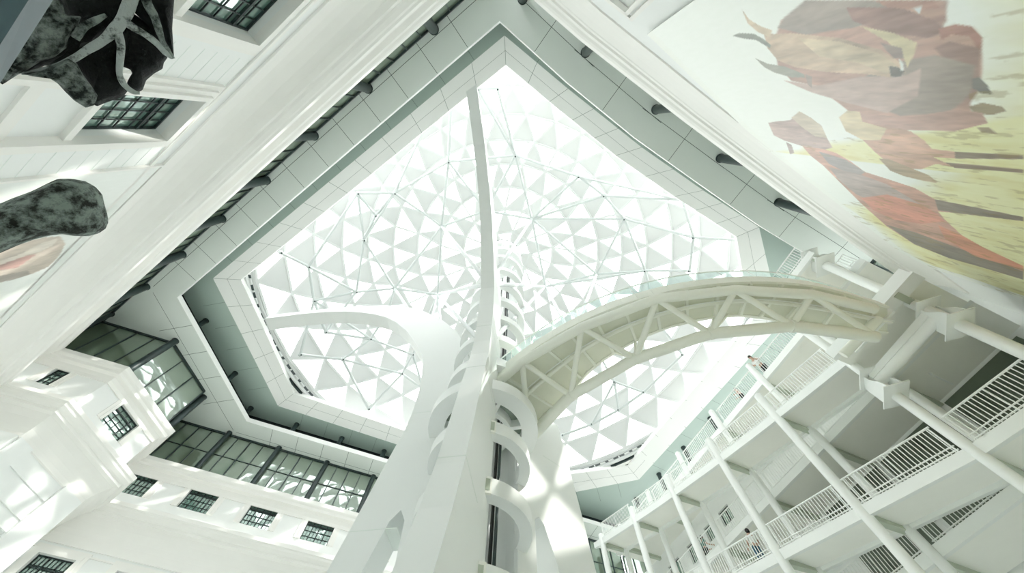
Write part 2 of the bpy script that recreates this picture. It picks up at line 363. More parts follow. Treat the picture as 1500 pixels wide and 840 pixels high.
# floor
struct(MB().flat(FACE, [], FLOOR).build('floor', 'floor_stone', fix=False))

# ------------------------------------------------------------------ roof: glazed band, columns, lower soffit ring
ZS, ZU, ZO = 21.5, 23.43, 23.95
GL = offset_poly(T, -.70)
GLR = offset_poly(T, -1.6)
def glazing(name, a, b, z0, z1, step, heavy_at=None, mid=None):
    WN[0] += 1; p, q = np.array([*a, 0.]), np.array([*b, 0.]); d = q-p; L = np.linalg.norm(d); u = d/L; n = np.array([u[1], -u[0], 0])*SIDE
    fr = MB(); N = max(1, round(L/step))
    fr.box((p+q)/2+V3(0, 0, z1-.06), u*L/2, n*.06, V3(0, 0, .07)); fr.box((p+q)/2+V3(0, 0, z0+.05), u*L/2, n*.05, V3(0, 0, .05))
    for k in range(N+1): fr.box(p+u*(L*k/N)+V3(0, 0, (z0+z1)/2), u*(.035 if k % 2 == 0 else .022), n*.04, V3(0, 0, (z1-z0)/2))
    if mid: fr.box((p+q)/2+V3(0, 0, mid), u*L/2, n*.02, V3(0, 0, .025))
    o = struct(fr.build('window_%d' % WN[0], 'dark_steel'))
    MB().box((p+q)/2+V3(0, 0, (z0+z1)/2)-n*.04, u*L/2, n*.012, V3(0, 0, (z1-z0)/2)).build('window_pane', 'band_glass', o)
for i in (iC, iA0, iA1, iB1, iF0): glazing('g', GL[i], GL[i+1], 18.06, ZS, 1.16 if i in (iA0, iA1) else .89, mid=19.75 if i == iF0 else None)
for i in list(range(0, 6))+[11]: glazing('g', GLR[i], GLR[(i+1) % 12], 18.06, ZS, 1.16)
LI = [OZ(732, 30, ZS), OZ(259, 436, ZS), OZ(361, 618, ZS), V3(10.0, 30.73, 0), V3(19.8, 8.4, 0), OZ(1169, 365, ZS), OZ(1112, 330, ZS), OZ(1024.7, 269, ZS), OZ(931, 202, ZS), OZ(831, 120, ZS)]
LI = [p[:2] for p in LI]
# orient LI like T so offsets share the same sign
_b = sum(LI[i][0]*LI[(i+1) % len(LI)][1]-LI[(i+1) % len(LI)][0]*LI[i][1] for i in range(len(LI)))
if (_b > 0) != (_a > 0): LI = LI[::-1]
LO = offset_poly(T, -2.4)
rg = MB(); rg.flat(LO, [LI], ZS, 0); rg.flat(LO, [LI], ZS+.34, 0)
sweep(rg, LI+[LI[0]], [(0, ZS), (0.02, ZS), (0.02, ZS+.34), (0, ZS+.34)], mi=1)
def seams(mb, a, b, depth, zf, step, lines, start=0., mi=2, w=.012, zo=-.004):
    """thin dark joints on a panel strip that runs from a to b and reaches 'depth' outwards"""
    a, b = np.array(a, float), np.array(b, float); d = b-a; L = np.linalg.norm(d); u = d/L; n = np.array([u[1], -u[0]])*SIDE*-1
    def P(s, q): x = a+u*s+n*q; return V3(x[0], x[1], zf(q)+zo)
    N = max(1, round(L/step))
    for k in range(1, N):
        s = L*k/N; p, q = P(s, 0.02), P(s, depth); e = np.array([*u, 0])*w; mb.quad(p-e, p+e, q+e, q-e, mi)
    for q in lines:
        p, r = P(-q*.45, q), P(L+q*.45, q); e = np.array([*n, 0])*w; mb.quad(p-e, r-e, r+e, p+e, mi)
for i in range(len(LI)):
    if np.linalg.norm(LI[i]-LI[(i+1) % len(LI)]) > 1.5: seams(rg, LI[i], LI[(i+1) % len(LI)], 2.3, lambda q: ZS, 1.85, (1.28,))
struct(rg.build('ceiling', ['soffit_panel', 'fascia_panel', 'seam'], fix=False))

# dark steel columns under the lower ring
def steel_column(p, z0, z1, r, label, group):
    t = thing('steel_column', label, 'column', (p[0], p[1], z0), group)
    MB().cyl(p[0], p[1], z0, z1-.06, r, 18).build('shaft', 'dark_steel', t, True)
    MB().cyl(p[0], p[1], z1-.06, z1, r*1.12, 18).build('cap_plate', 'dark_steel', t, True)
inL = (lambda q: np.array(q))
def at_band(x, y, W):                        # column centre: a little outside the visible inner edge
    P = OZ(x, y, ZS)[:2]; return P-W.n[:2]*.13
for k, (x, y) in enumerate(((638, 47), (541.7, 133), (463, 202), (393, 267), (328, 323), (270, 375), (217, 422), (165, 461))):
    steel_column(at_band(x, y, WL), 18.06, ZS, .22, '%s dark steel roof column on the left wall top counted from the top corner of the skylight' % ORD[k], 'dark columns on the left wall')
for k, (x, y) in enumerate(((260, 499), (301, 581))):
    steel_column(at_band(x, y, WB), 18.06, ZS, .20, ('dark steel column at the front corner of the pavilion glazing', 'dark steel column at the far corner of the pavilion glazing')[k], 'dark columns on the pavilion')
for k in range(9):
    P0, P1 = OZ(337, 632, ZS), OZ(548, 696, ZS); P = P0+(P1-P0)*k/3
    if 3 < k < 8: continue
    if k == 8: P = OZ(856, 789, ZS)
    steel_column(P[:2]-WF.n[:2]*.13, 18.06, ZS, .165, '%s dark steel column counted from the pavilion along the far glazed band' % ORD[k] if k < 8 else 'dark steel column of the far glazed band between right tower leg and gallery', 'dark columns of the far glazed band')
wr = Wall(FACE[5], FACE[0])
for k, (x, y) in enumerate(((854, 83), (957, 166), (1051, 237), (1136, 301), (762, 5))):
    P = OZ(x, y, ZS)[:2]+nR[:2]*.2
    steel_column(P, 18.06, ZS, .21, '%s dark column stub above the right wall cornice going down from the photo top' % ORD[(k+1) % 5], 'dark columns on the right wall')

# upper ring: soffit, dark back wall, struts, pale fascia
fas_px = [(739, 52), (312, 408), (407, 595), (814, 727), (936, 703), (1145, 473), (1121, 372), (1112, 333), (1030, 279), (940, 216), (832, 130)]
oc_px = [(741, 95), (353, 410), (430, 577), (798, 700), (920, 684), (1103, 469), (1088, 400), (1079, 347), (988, 288), (902, 228), (805, 149)]
FA = [OZ(x, y, ZU)[:2] for x, y in fas_px]; OC = [OZ(x, y, ZO)[:2] for x, y in oc_px]
_c = sum(FA[i][0]*FA[(i+1) % len(FA)][1]-FA[(i+1) % len(FA)][0]*FA[i][1] for i in range(len(FA)))
if (_c > 0) != (_a > 0): FA, OC = FA[::-1], OC[::-1]
UO = offset_poly(LI, -1.5)
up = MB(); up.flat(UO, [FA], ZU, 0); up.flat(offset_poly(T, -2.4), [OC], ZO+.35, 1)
n = len(FA)
for i in range(n):
    k = (i+1) % n
    up.quad((*FA[i], ZU), (*FA[k], ZU), (*OC[k], ZO), (*OC[i], ZO), 1)
    up.quad((*OC[i], ZO), (*OC[k], ZO), (*OC[k], ZO+.35), (*OC[i], ZO+.35), 1)
for i in range(n):
    a, b = OC[i], OC[(i+1) % n]; L = np.linalg.norm(b-a)
    if L < 1.2: continue
    N = max(1, round(L/1.9)); A3 = lambda s: (V3(*(FA[i]+(FA[(i+1) % n]-FA[i])*s), ZU), V3(*(OC[i]+(OC[(i+1) % n]-OC[i])*s), ZO))
    dz = V3(0, 0, -.006); e = np.array([*(b-a)/L, 0])*.008
    for k in range(0, N+1):
        p, q = A3(k/N); up.quad(p-e+dz, p+e+dz, q+e+dz, q-e+dz, 2)
    p0, q0 = A3(0); p1, q1 = A3(1); m0, m1 = (p0+q0)/2, (p1+q1)/2; w = (q0-p0); w = w/np.linalg.norm(w)*.006
    up.quad(m0-w+dz, m0+w+dz, m1+w+dz, m1-w+dz, 2)
    f0, f1_ = FA[i], FA[(i+1) % n]
    seams(up, f0, f1_, 1.6, lambda q: ZU, 1.9, (), mi=2, w=.008)
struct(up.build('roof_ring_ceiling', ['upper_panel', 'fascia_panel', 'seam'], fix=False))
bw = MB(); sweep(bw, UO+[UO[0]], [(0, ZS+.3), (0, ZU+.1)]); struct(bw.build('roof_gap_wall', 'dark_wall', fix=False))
strut_px = [(302, 470), (345, 547), (368, 598), (435, 622), (501, 642), (563, 661), (846, 748), (932, 731), (965, 695), (1001, 656), (1040, 613)]
sl = ['left', 'left', 'left', 'far', 'far', 'far', 'gallery', 'gallery', 'gallery', 'gallery', 'gallery']
cnt = {}
for (x, y), w in zip(strut_px, sl):
    P = OZ(x, y, ZU)[:2]; k = cnt.get(w, 0); cnt[w] = k+1
    lab = {'left': '%s short dark strut in the left shadow gap under the skylight ring', 'far': '%s short dark strut in the far shadow gap counted from the left', 'gallery': '%s short dark strut above the gallery railing counted from the tower'}[w] % ORD[k]
    t = thing('roof_strut', lab, 'column', (*P, ZS+.34), 'short struts in the roof gap')
    MB().cyl(*P, ZS+.34 if w != 'gallery' else 21.2, ZU-.05, .17, 14).build('shaft', 'dark_steel', t, True); MB().cyl(*P, ZU-.05, ZU, .2, 14).build('cap_plate', 'dark_steel', t, True)

# ------------------------------------------------------------------ dome
DC = V3(-.806, 10.447, 0); R0, HD, Z0 = 17.257, 9.0, 24.8
RS = (R0*R0+HD*HD)/(2*HD); ZC = Z0+HD-RS; TH0 = math.asin(R0/RS)
def dome_pt(k, az, out=0.):
    th = TH0*k/10; r = RS+out; return V3(DC[0]+r*math.sin(th)*math.cos(az), DC[1]+r*math.sin(th)*math.sin(az), ZC+r*math.cos(th))
CNT = {10: 34, 9: 34, 8: 34, 7: 34, 6: 34, 5: 34, 4: 26, 3: 26, 2: 17, 1: 9}
ROT = {}; ph = math.radians(182.)
rings = {}
prev = None
for k in range(10, 0, -1):
    N = CNT[k]; off = 0 if (10-k) % 2 == 0 else .5
    rings[k] = [(math.radians(182)+2*math.pi*(i+off)/N) for i in range(N)]
dome = thing('glass_dome', 'large glazed dome of white and clear triangles over the court', 'dome', (DC[0], DC[1], Z0))
fr = MB(); seen = set()
panels = {k: MB() for k in range(1, 11)}; clearm = MB()
def edge(k1, a1, k2, a2):
    key = tuple(sorted(((k1, round(a1 % (2*math.pi), 4)), (k2, round(a2 % (2*math.pi), 4)))))
    if key in seen: return
    seen.add(key); p, q = dome_pt(k1, a1, -.03), dome_pt(k2, a2, -.03); c = V3(DC[0], DC[1], ZC); up_ = (p+q)/2-c
    fr.bar(p, q, .15, .10, up_/np.linalg.norm(up_))
def tri(mb, pts, thick, shrink):
    pts = [np.array(p) for p in pts]; c = sum(pts)/3; pts = [c+(p-c)*shrink for p in pts]
    n_ = np.cross(pts[1]-pts[0], pts[2]-pts[0]); n_ /= np.linalg.norm(n_)
    if n_ @ (c-V3(DC[0], DC[1], ZC)) < 0: n_ = -n_
    if thick: mb.prism(pts, n_*thick)
    else: mb.add(pts, [(0, 1, 2)])
for k in range(10, 1, -1):
    O, I = rings[k], rings[k-1]; no, ni = len(O), len(I)
    for i in range(no): edge(k, O[i], k, O[(i+1) % no])
    # zip the two rings together
    i = j = 0; base = O[0]; ja = min(range(ni), key=lambda q: abs((I[q]-base+math.pi) % (2*math.pi)-math.pi))
    ang = lambda A, q: A[q % len(A)]+2*math.pi*(q//len(A))
    j = ja; j0 = ja
    while i < no or j < j0+ni:
        edge(k, ang(O, i), k-1, ang(I, j))
        do = ang(O, i+1); di = ang(I, j+1)
        while di-do > math.pi: di -= 2*math.pi
        while do-di > math.pi: di += 2*math.pi
        if j >= j0+ni or (i < no and do <= di+1e-6):
            tri(clearm, [dome_pt(k, ang(O, i)), dome_pt(k, ang(O, i+1)), dome_pt(k-1, ang(I, j))], 0, .97); i += 1
        else:
            tri(panels[k], [dome_pt(k, ang(O, i)), dome_pt(k-1, ang(I, j)), dome_pt(k-1, ang(I, j+1))], .10, .965); j += 1
I = rings[1]
for i in range(len(I)):
    edge(1, I[i], 1, I[(i+1) % len(I)]); edge(1, I[i], 0, 0.); tri(clearm if i % 2 else panels[1], [dome_pt(1, I[i]), dome_pt(1, I[(i+1) % len(I)]), dome_pt(0, 0)], .0 if i % 2 else .1, .95)
fr.build('lattice_frame', 'dome_frame', dome); clearm.build('clear_glazing', 'dome_glass', dome, fix=False)
for k in panels: panels[k].build('opaque_panel_ring', 'dome_panel', dome)
rb = MB(); rb.annulus(DC, R0-.02, R0+.22, Z0-.16, Z0+.1, n=102); rb.annulus(DC, R0+.30, R0+.42, Z0-.55, Z0-.3, n=102)
for i in range(150):
    a = 2*math.pi*i/150; c = V3(DC[0]+(R0+.3)*math.cos(a), DC[1]+(R0+.3)*math.sin(a), Z0-.3); e = V3(math.cos(a), math.sin(a), 0)
    rb.box(c, e*.16, V3(-e[1], e[0], 0)*(.22 if i % 3 else .05), V3(0, 0, .05))
rb.build('ring_beam', 'dome_frame', dome)
rb = MB(); rb.annulus(DC, R0+.5, R0+.62, Z0-.65, Z0-.35, n=102); rb.annulus(DC, R0+.9, R0+1.2, Z0-.7, Z0-.4, n=102, mi=0); rb.build('gutter', 'dark_steel', dome)
MB().annulus(DC, R0+.12, R0+1.7, 25.02, 25.1, n=102).build('eaves_lining', 'dark_steel', dome)
MB().annulus(DC, R0+.62, R0+.9, Z0-.66, Z0-.4, n=102).build('gutter_lining', 'fascia_panel', dome)

# ------------------------------------------------------------------ tower (tree of plates round a lift shaft)
AX = V3(-.8, 10.4, 0)
OUT = [(16.9, 24.0), (14.2, 24.0), (12.5, 23.85), (10.9, 23.5), (9.7, 23.05), (8.5, 22.45), (7.4, 21.7), (6.45, 20.75), (5.5, 19.5), (4.75, 18.2), (4.15, 17.1), (3.75, 16.2), (3.5, 14.9), (3.33, 13.6), (3.27, 12.3), (3.30, 11.4), (3.42, 10.6), (3.6, 9.4), (3.85, 7.4), (4.05, 6.0), (4.3, 4.8), (4.75, 3.2), (5.3, 1.2), (6.0, FLOOR)]
INN = [(2.1, FLOOR), (2.15, 5.5), (2.3, 7.6), (2.5, 7.95), (2.75, 7.6), (3.1, 6.0), (3.7, 3.0), (4.9, FLOOR)]
TOPC = [(1.7, 17.0), (2.5, 18.8), (3.6, 20.4), (4.9, 21.8), (6.2, 22.8), (8.2, 23.75), (10.9, 24.25), (14, 24.5), (16.9, 24.5)]
def plate_mesh(az, w, poly, name, parent, m='tower_white', jog=0.):
    a = math.radians(az); u = V3(math.cos(a), math.sin(a), 0); n_ = V3(-u[1], u[0], 0); mb = MB()
    loop = [Vector((r, z, 0)) for r, z in poly]; tris = tessellate_polygon([loop]); N = len(poly)
    P = lambda s: [AX+u*r+n_*(s*w/2+jog)+V3(0, 0, z) for r, z in poly]
    mb.add(P(-1)+P(1), [tuple(t) for t in tris]+[tuple(N+i for i in t) for t in tris]+[(i, (i+1) % N, N+(i+1) % N, N+i) for i in range(N)])
    return mb.build(name, m, parent)
tower = thing('elevator_tower', 'white tree-shaped elevator tower standing in the middle of the court', 'tower', (AX[0], AX[1], FLOOR))
full = OUT+INN[::-1][0:] + [(1.6, FLOOR), (1.6, 16.6)] + TOPC
full = OUT+INN[::-1]+[(1.6, FLOOR), (1.6, 16.6)]+TOPC
solid = OUT+[(3.7, FLOOR), (2.1, FLOOR), (1.6, FLOOR), (1.6, 16.6)]+TOPC
plate_mesh(172, .92, full, 'leg', tower)
plate_mesh(262, .62, [p for p in OUT]+[(1.4, FLOOR), (1.4, 16.6)]+TOPC, 'leg', tower)
short = [(3.0, 13.3), (3.1, 12.6)]+[p for p in OUT if p[1] < 12.4]+[(4.6, FLOOR), (2.2, 7.2), (1.78, 8.2), (1.58, 8.35), (1.42, 8.2), (1.40, FLOOR), (.75, FLOOR), (.75, 13.3)]
plate_mesh(39, .9, short, 'leg', tower)
plate_mesh(-8, .8, [(3.3, 13.), (3.5, 14.9), (3.75, 16.2), (4.3, 17.3), (4.2, 17.9), (3.6, 17.8), (1.7, 17.0), (1.6, 13.0)], 'branch_root', tower)
# joints across the leg faces
for az, w, zs in ((262, .62, (6.2, 10.4, 13.4)), (172, .92, (7.4, 12.2)), (39, .9, (8.9, 11.))):
    a = math.radians(az); u = V3(math.cos(a), math.sin(a), 0); n_ = V3(-u[1], u[0], 0)
    for z in zs:
        r = np.interp(z, [p[1] for p in OUT[::-1]], [p[0] for p in OUT[::-1]])
        MB().box(AX+u*(r-.7)+V3(0, 0, z), u*.705, n_*(w/2+.004), V3(0, 0, .012)).build('panel_joint', 'soffit_panel', tower)
SC = V3(-1.17, 10.0, 0)
for z in (3.0, 5.1, 7.25, 9.35, 12.95, 14.85, 16.8, 18.95, 21.2, 23.7, 26.4):
    h = MB().annulus(SC, 1.28, 1.62, z-.24, z+.24, 140, 386, 56); h.build('hoop', 'tower_white', tower, True)
# landing platform ring under the bridge
pf = MB(); pf.annulus(SC, 1.38, 1.95, 10.75, 11.25, n=56); pf.annulus(SC, .85, 1.02, 10.7, 11.2, n=48)
for a in (20, 75, 130, 185, 240, 295, 350):
    e = V3(math.cos(math.radians(a)), math.sin(math.radians(a)), 0); pf.box(SC+e*1.2+V3(0, 0, 10.95), e*.22, V3(-e[1], e[0], 0)*.07, V3(0, 0, .18))
pf.build('landing_ring', 'tower_white', tower, True)
MB().annulus(SC, 1.0, 1.4, 11.12, 11.2, n=48).build('landing_glass', 'band_glass', tower)
# box ends where the hoops meet the front leg
for z in (5.1, 7.25, 9.35):
    a = math.radians(284); e = V3(math.cos(a), math.sin(a), 0); t_ = V3(-e[1], e[0], 0)
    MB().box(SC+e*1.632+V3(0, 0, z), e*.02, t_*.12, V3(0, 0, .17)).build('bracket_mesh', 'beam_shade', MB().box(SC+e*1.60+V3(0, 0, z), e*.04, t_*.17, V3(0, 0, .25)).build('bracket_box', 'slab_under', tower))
# lift shaft core: rear wall, rails, cable
MB().annulus(SC, 1.30, 1.36, FLOOR, 28.6, 28, 150, 28).build('shaft_wall', 'tower_white', tower, True)
for (dx, dy, r, m) in ((.10, .55, .03, 'black'), (.50, .45, .055, 'black'), (.62, .42, .05, 'dark_steel'), (.30, .6, .14, 'tower_white'), (-.72, .6, .06, 'tower_white')):
    MB().cyl(SC[0]+dx, SC[1]+dy, FLOOR, 27.6, r, 10).build('guide_rail', m, tower, True)
# crown
cr = MB()
for r, z in ((1.62, 28.2), (1.45, 28.9), (1.2, 29.4), (.9, 29.75)): cr.annulus(SC, r-.22, r, z, z+.4, n=48)
cr.annulus(SC, 0.02, .75, 29.9, 30.05, n=40); CRN = cr.build('crown', 'tower_white', tower, True)
cd = MB()
for i in range(22):
    a = 2*math.pi*i/22+(.1 if i % 3 else .16); cd.ball(SC+V3(1.5*math.cos(a), 1.5*math.sin(a), 30.9), .10, 8)
cd.annulus(SC, 1.42, 1.5, 30.75, 30.82, n=48); cd.build('crown_light', 'dark_steel', CRN)
MB().annulus(SC, 1.40, 1.56, 30.5, 30.72, n=48).build('crown_ring', 'tower_white', CRN)
cs = MB()
for i in range(8): a = 2*math.pi*i/8; cs.cyl(SC[0]+1.46*math.cos(a), SC[1]+1.46*math.sin(a), 28.6, 30.5, .03, 6)
cs.build('crown_post', 'tower_white', CRN)

# ------------------------------------------------------------------ inner tube lattice between the branches and the dome
PXN = dict(a=(657, 237), b=(578, 283), c=(550, 316), d=(524, 283), e=(647, 332), f=(755, 228), g=(729, 129), h=(848, 259), i=(779, 321), j=(885, 287), k=(915, 321), l=(1016, 348), m=(874, 402), n=(945, 397), o=(799, 420), p=(641, 432), q=(578, 423), r=(533, 352), s=(522, 428), t=(452, 391), v=(460, 441), w=(543, 497), x=(502, 527), y=(477, 487), z=(605, 520), A=(589, 548), B=(620, 571), C=(906, 601), D=(867, 622), E=(824, 638), F=(943, 575), G=(712, 309), H=(900, 560), I=(660, 158), J=(411, 370), K=(620, 190), L=(1085, 352), M=(1000, 293), N=(850, 470), O=(1010, 397), P=(962, 470), Q=(440, 520), R=(540, 600), S=(1000, 520), T=(567, 460), U=(700, 130))
RI = RS-1.35
def inner(x, y):
    d = ray(x, y); c0 = V3(DC[0], DC[1], ZC); b = d @ c0; return d*(b+math.sqrt(max(0, b*b-(c0 @ c0-RI*RI))))
ND = {k: inner(*p) for k, p in PXN.items()}
af = math.radians(262); uf = V3(math.cos(af), math.sin(af), 0); nf = V3(-uf[1], uf[0], 0)
al = math.radians(172); ul = V3(math.cos(al), math.sin(al), 0); nl = V3(-ul[1], ul[0], 0)
HB = dict(h1=OP(712, 394, AX, nf)-uf*.75, h2=OP(707, 484, AX, nf)-uf*.75, h3=OP(622, 497, AX, nl)-ul*.2, h4=OP(643, 540, AX, nl)-ul*.3, h5=OP(797, 480, AX-nl*0, nl))
HB['h5'] = AX+V3(math.cos(math.radians(-8)), math.sin(math.radians(-8)), 0)*3.7+V3(0, 0, 17.3)
EDG = ('ea eb ep eq ei* ab aI af aG bc bd bK ae fg fh fi fG fU hi hj hM ij ik? io im iG jk jM kl km kn lL lO lM mo mn mN no nP nO pe pq qr qs qT rs rc rd rb st sv sy tJ tv td vw vy vQ wx wz wy wT xA xQ xR zA zB zp AB AR BE? CD CH CF DE DH EB? FH FS HN NP PS eG gU dc').replace('?', '').replace('ei*', 'eG').split()
lat = thing('tube_lattice', 'fine white tube lattice spreading from the tower branches below the dome', 'lattice', (DC[0], DC[1], Z0-1.5))
done = set()
for e_ in EDG:
    key = ''.join(sorted(e_))
    if key in done or key in ('BE',): continue
    done.add(key); MB().tube([ND[e_[0]], ND[e_[1]]], .10, 8).build('tube', 'tube_paint', lat, True)
for k_, P in ND.items():
    nb = MB(); nb.ball(P, .15, 10); NBO = nb.build('node', 'tube_paint', lat, True)
    d = -(P-V3(DC[0], DC[1], ZC)); d /= np.linalg.norm(d); MB().tube([P+d*.10, P+d*.17], .06, 10).build('node_socket', 'dark_steel', NBO)
for hb, nodes in (('h1', 'eipo'), ('h2', 'po'), ('h3', 'qp'), ('h4', 'p'), ('h5', 'om')):
    for nd in nodes:
        A_, B_ = HB[hb], ND[nd]; L = np.linalg.norm(B_-A_); u = (B_-A_)/L
        RTB = MB().tube([A_, A_+u*.75, A_+u*.8, B_], [.19, .15, .115, .10], 12).build('raking_tube', 'tube_paint', lat, True)
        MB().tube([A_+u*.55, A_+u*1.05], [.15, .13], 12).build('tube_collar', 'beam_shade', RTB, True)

# ------------------------------------------------------------------ curved truss bridge
zn, zf, zd = 12.2, 11.75, 12.62
near = [OZ(x, y, zn) for x, y in ((712, 575), (765, 530), (852, 480), (962, 438), (1077, 425), (1190, 432), (1281, 453))]
low = [OZ(x, y, zf) for x, y in ((775, 645), (836, 580), (931, 526), (1040, 489), (1160, 478), (1283, 494))]
def smooth(pts, k=5):
    pts = [np.array(p) for p in pts]; out = []
    for i in range(len(pts)-1):
        p0 = pts[i-1] if i else 2*pts[0]-pts[1]; p1, p2 = pts[i], pts[i+1]; p3 = pts[i+2] if i+2 < len(pts) else 2*pts[-1]-pts[-2]
        for j in range(k):
            t = j/k; out.append(.5*((2*p1)+(-p0+p2)*t+(2*p0-5*p1+4*p2-p3)*t*t+(-p0+3*p1-3*p2+p3)*t**3))
    return out+[pts[-1]]
bridge = thing('truss_bridge', 'curved white tubular truss footbridge from the elevator tower to the gallery', 'bridge', near[3])
MB().tube(near, .17, 14).build('near_chord', 'bridge_paint', bridge, True)
MB().tube(low, .20, 14).build('low_chord', 'bridge_paint', bridge, True)
web = [(0, 0), (1, 0), (1, 1), (2, 1), (2, 2), (3, 2), (3, 3), (4, 3), (4, 4), (5, 4), (5, 5)]
for i, j in web:
    a, b = near[i], low[j]; d = (b-a)/np.linalg.norm(b-a); MB().tube([a+d*.1, b-d*.1], .105, 12).build('web_member', 'bridge_paint', bridge, True)
cl = MB()
for p_, q_ in zip(low[1:-1], [low[i+1]-low[i-1] for i in range(1, len(low)-1)]):
    q_ = q_/np.linalg.norm(q_); cl.tube([p_-q_*.05, p_+q_*.05], .225, 14)
cl.build('weld_collar', 'bridge_paint', bridge, True)
e_near = smooth([OZ(x, y, zd) for x, y in ((700, 580), (763, 527), (850, 474), (958, 434), (1075, 416), (1190, 421), (1300, 452))])
e_far = smooth([OZ(x, y, zd) for x, y in ((776, 628), (832, 573), (884, 525), (966, 482), (1066, 461), (1150, 468), (1300, 486))])
dk = MB(); k = len(e_near); h = V3(0, 0, .30)
for i in range(k-1):
    a, b, c, d = e_near[i], e_near[i+1], e_far[i+1], e_far[i]
    dk.hexa([a, b, c, d], [a+h, b+h, c+h, d+h])
dk.build('deck', 'bridge_deck', bridge)
for E_, sg in ((e_near, -1), (e_far, 1)):
    fs = MB()
    for i in range(k-1):
        a, b = E_[i], E_[i+1]; m_ = (e_far[i]-e_near[i]); m_ = m_/np.linalg.norm(m_)*sg
        fs.hexa([a+V3(0, 0, -.06), b+V3(0, 0, -.06), b+m_*.09+V3(0, 0, -.06), a+m_*.09+V3(0, 0, -.06)], [a+V3(0, 0, .42), b+V3(0, 0, .42), b+m_*.09+V3(0, 0, .42), a+m_*.09+V3(0, 0, .42)])
    fs.build('edge_fascia', 'bridge_paint', bridge)
mid = [(e_near[i]*.48+e_far[i]*.52)+V3(0, 0, -.13) for i in range(k)]
MB().tube(mid, .075, 8).build('spine_tube', 'bridge_paint', bridge, True)
MB().tube([m_*1+ (e_near[i]-e_far[i])*.10+V3(0, 0, -.12) for i, m_ in enumerate(mid)], .022, 6).build('cable', 'gallery_paint', bridge, True)
for i in range(1, k-1, 2):
    MB().bar(e_near[i]+V3(0, 0, -.05), e_far[i]+V3(0, 0, -.05), .09, .14).build('cross_joist', 'bridge_paint', bridge)
for j, L_ in enumerate(low[:-1]):
    i = min(range(k), key=lambda q: np.linalg.norm(e_far[q]-L_))
    for q in (i-1, i+1, i+2):
        if 0 <= q < k: MB().bar(e_far[q]+V3(0, 0, -.02), L_, .08, .06).build('outrigger', 'bridge_paint', bridge)
gp = MB(); hr = []
for i in range(k-1):
    a, b = e_near[i]+V3(0, 0, .42), e_near[i+1]+V3(0, 0, .42); g_ = (b-a)*.02
    gp.hexa([a+g_, b-g_, b-g_+V3(0, .02, 0), a+g_+V3(0, .02, 0)], [a+g_+V3(0, 0, .78), b-g_+V3(0, 0, .78), b-g_+V3(0, .02, .78), a+g_+V3(0, .02, .78)])
gp.build('glass_balustrade', 'rail_glass', bridge)
MB().tube([p+V3(0, 0, 1.24) for p in e_near], .03, 8).build('handrail', 'gallery_paint', bridge, True)
bp = MB()
for i in range(0, k, 2): bp.cyl(e_near[i][0], e_near[i][1], zd+.3, zd+1.24, .018, 6)
bp.build('baluster_post', 'gallery_paint', bridge)
gp = MB()
for i in range(k-1):
    a, b = e_far[i]+V3(0, 0, .42), e_far[i+1]+V3(0, 0, .42); g_ = (b-a)*.02
    gp.hexa([a+g_, b-g_, b-g_+V3(0, .02, 0), a+g_+V3(0, .02, 0)], [a+g_+V3(0, 0, .78), b-g_+V3(0, 0, .78), b-g_+V3(0, .02, .78), a+g_+V3(0, .02, .78)])
gp.build('glass_balustrade', 'rail_glass', bridge)
MB().tube([p+V3(0, 0, 1.24) for p in e_far], .03, 8).build('handrail', 'gallery_paint', bridge, True)
dp = MB(); P = near[0]; dp.tube([OZ(706, 622, 11.6), OZ(712, 630, 11.6), OZ(742, 632, 11.6), OZ(770, 600, 11.9)], .06, 8); dp.build('drain_pipe', 'bridge_paint', bridge, True)

# ------------------------------------------------------------------ gallery: ramps, floors, columns, railings
zR1 = lambda s: 8.62+.187*s if s > 0 else 8.62+.09*s
zR2 = lambda s: 13.42+.166*s+.003*s*s if s > 0 else 13.42
zflat = lambda z: (lambda s: z)
SMAX = 19.5
def lane(name, label, zf_, s0, s1, t0, t1, edges, cols, cat='walkway', th=.34):
    root = thing(name, label, cat, tuple(G((s0+s1)/2, (t0+t1)/2, zf_((s0+s1)/2))))
    ns = max(2, int((s1-s0)/1.2)); ss = [s0+(s1-s0)*i/ns for i in range(ns+1)]
    sl_ = MB()
    for a, b in zip(ss[:-1], ss[1:]):
        sl_.hexa([G(a, t0+.05, zf_(a)+.14), G(b, t0+.05, zf_(b)+.14), G(b, t1-.05, zf_(b)+.14), G(a, t1-.05, zf_(a)+.14)], [G(a, t0+.05, zf_(a)+th), G(b, t0+.05, zf_(b)+th), G(b, t1-.05, zf_(b)+th), G(a, t1-.05, zf_(a)+th)])
    sl_.build('slab', 'slab_under', root)
    for te in edges:
        e = MB()
        for a, b in zip(ss[:-1], ss[1:]):
            e.hexa([G(a, te-.09, zf_(a)), G(b, te-.09, zf_(b)), G(b, te+.09, zf_(b)), G(a, te+.09, zf_(a))], [G(a, te-.09, zf_(a)+th+.03), G(b, te-.09, zf_(b)+th+.03), G(b, te+.09, zf_(b)+th+.03), G(a, te+.09, zf_(a)+th+.03)])
        e.build('edge_beam', 'gallery_paint', root)
    for c in cols:
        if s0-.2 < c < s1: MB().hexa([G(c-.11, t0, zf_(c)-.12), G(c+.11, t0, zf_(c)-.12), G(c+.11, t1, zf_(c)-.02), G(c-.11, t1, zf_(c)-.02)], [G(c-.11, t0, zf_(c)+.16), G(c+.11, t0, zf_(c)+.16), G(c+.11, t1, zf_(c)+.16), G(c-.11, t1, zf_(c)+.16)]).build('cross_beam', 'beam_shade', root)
    return root
CS = [0., 3.74, 7.44, 11.15, 14.88, 18.6]
TI = 1.72
lane('sloping_walkway', 'lower sloping white walkway with a person in blue jeans on it', zR1, 0.0, SMAX, 0., TI, (0., TI), CS)
lane('sloping_walkway', 'upper sloping white walkway below the topmost gallery floor', zR2, 0.0, SMAX, 0., TI, (0., TI), CS)
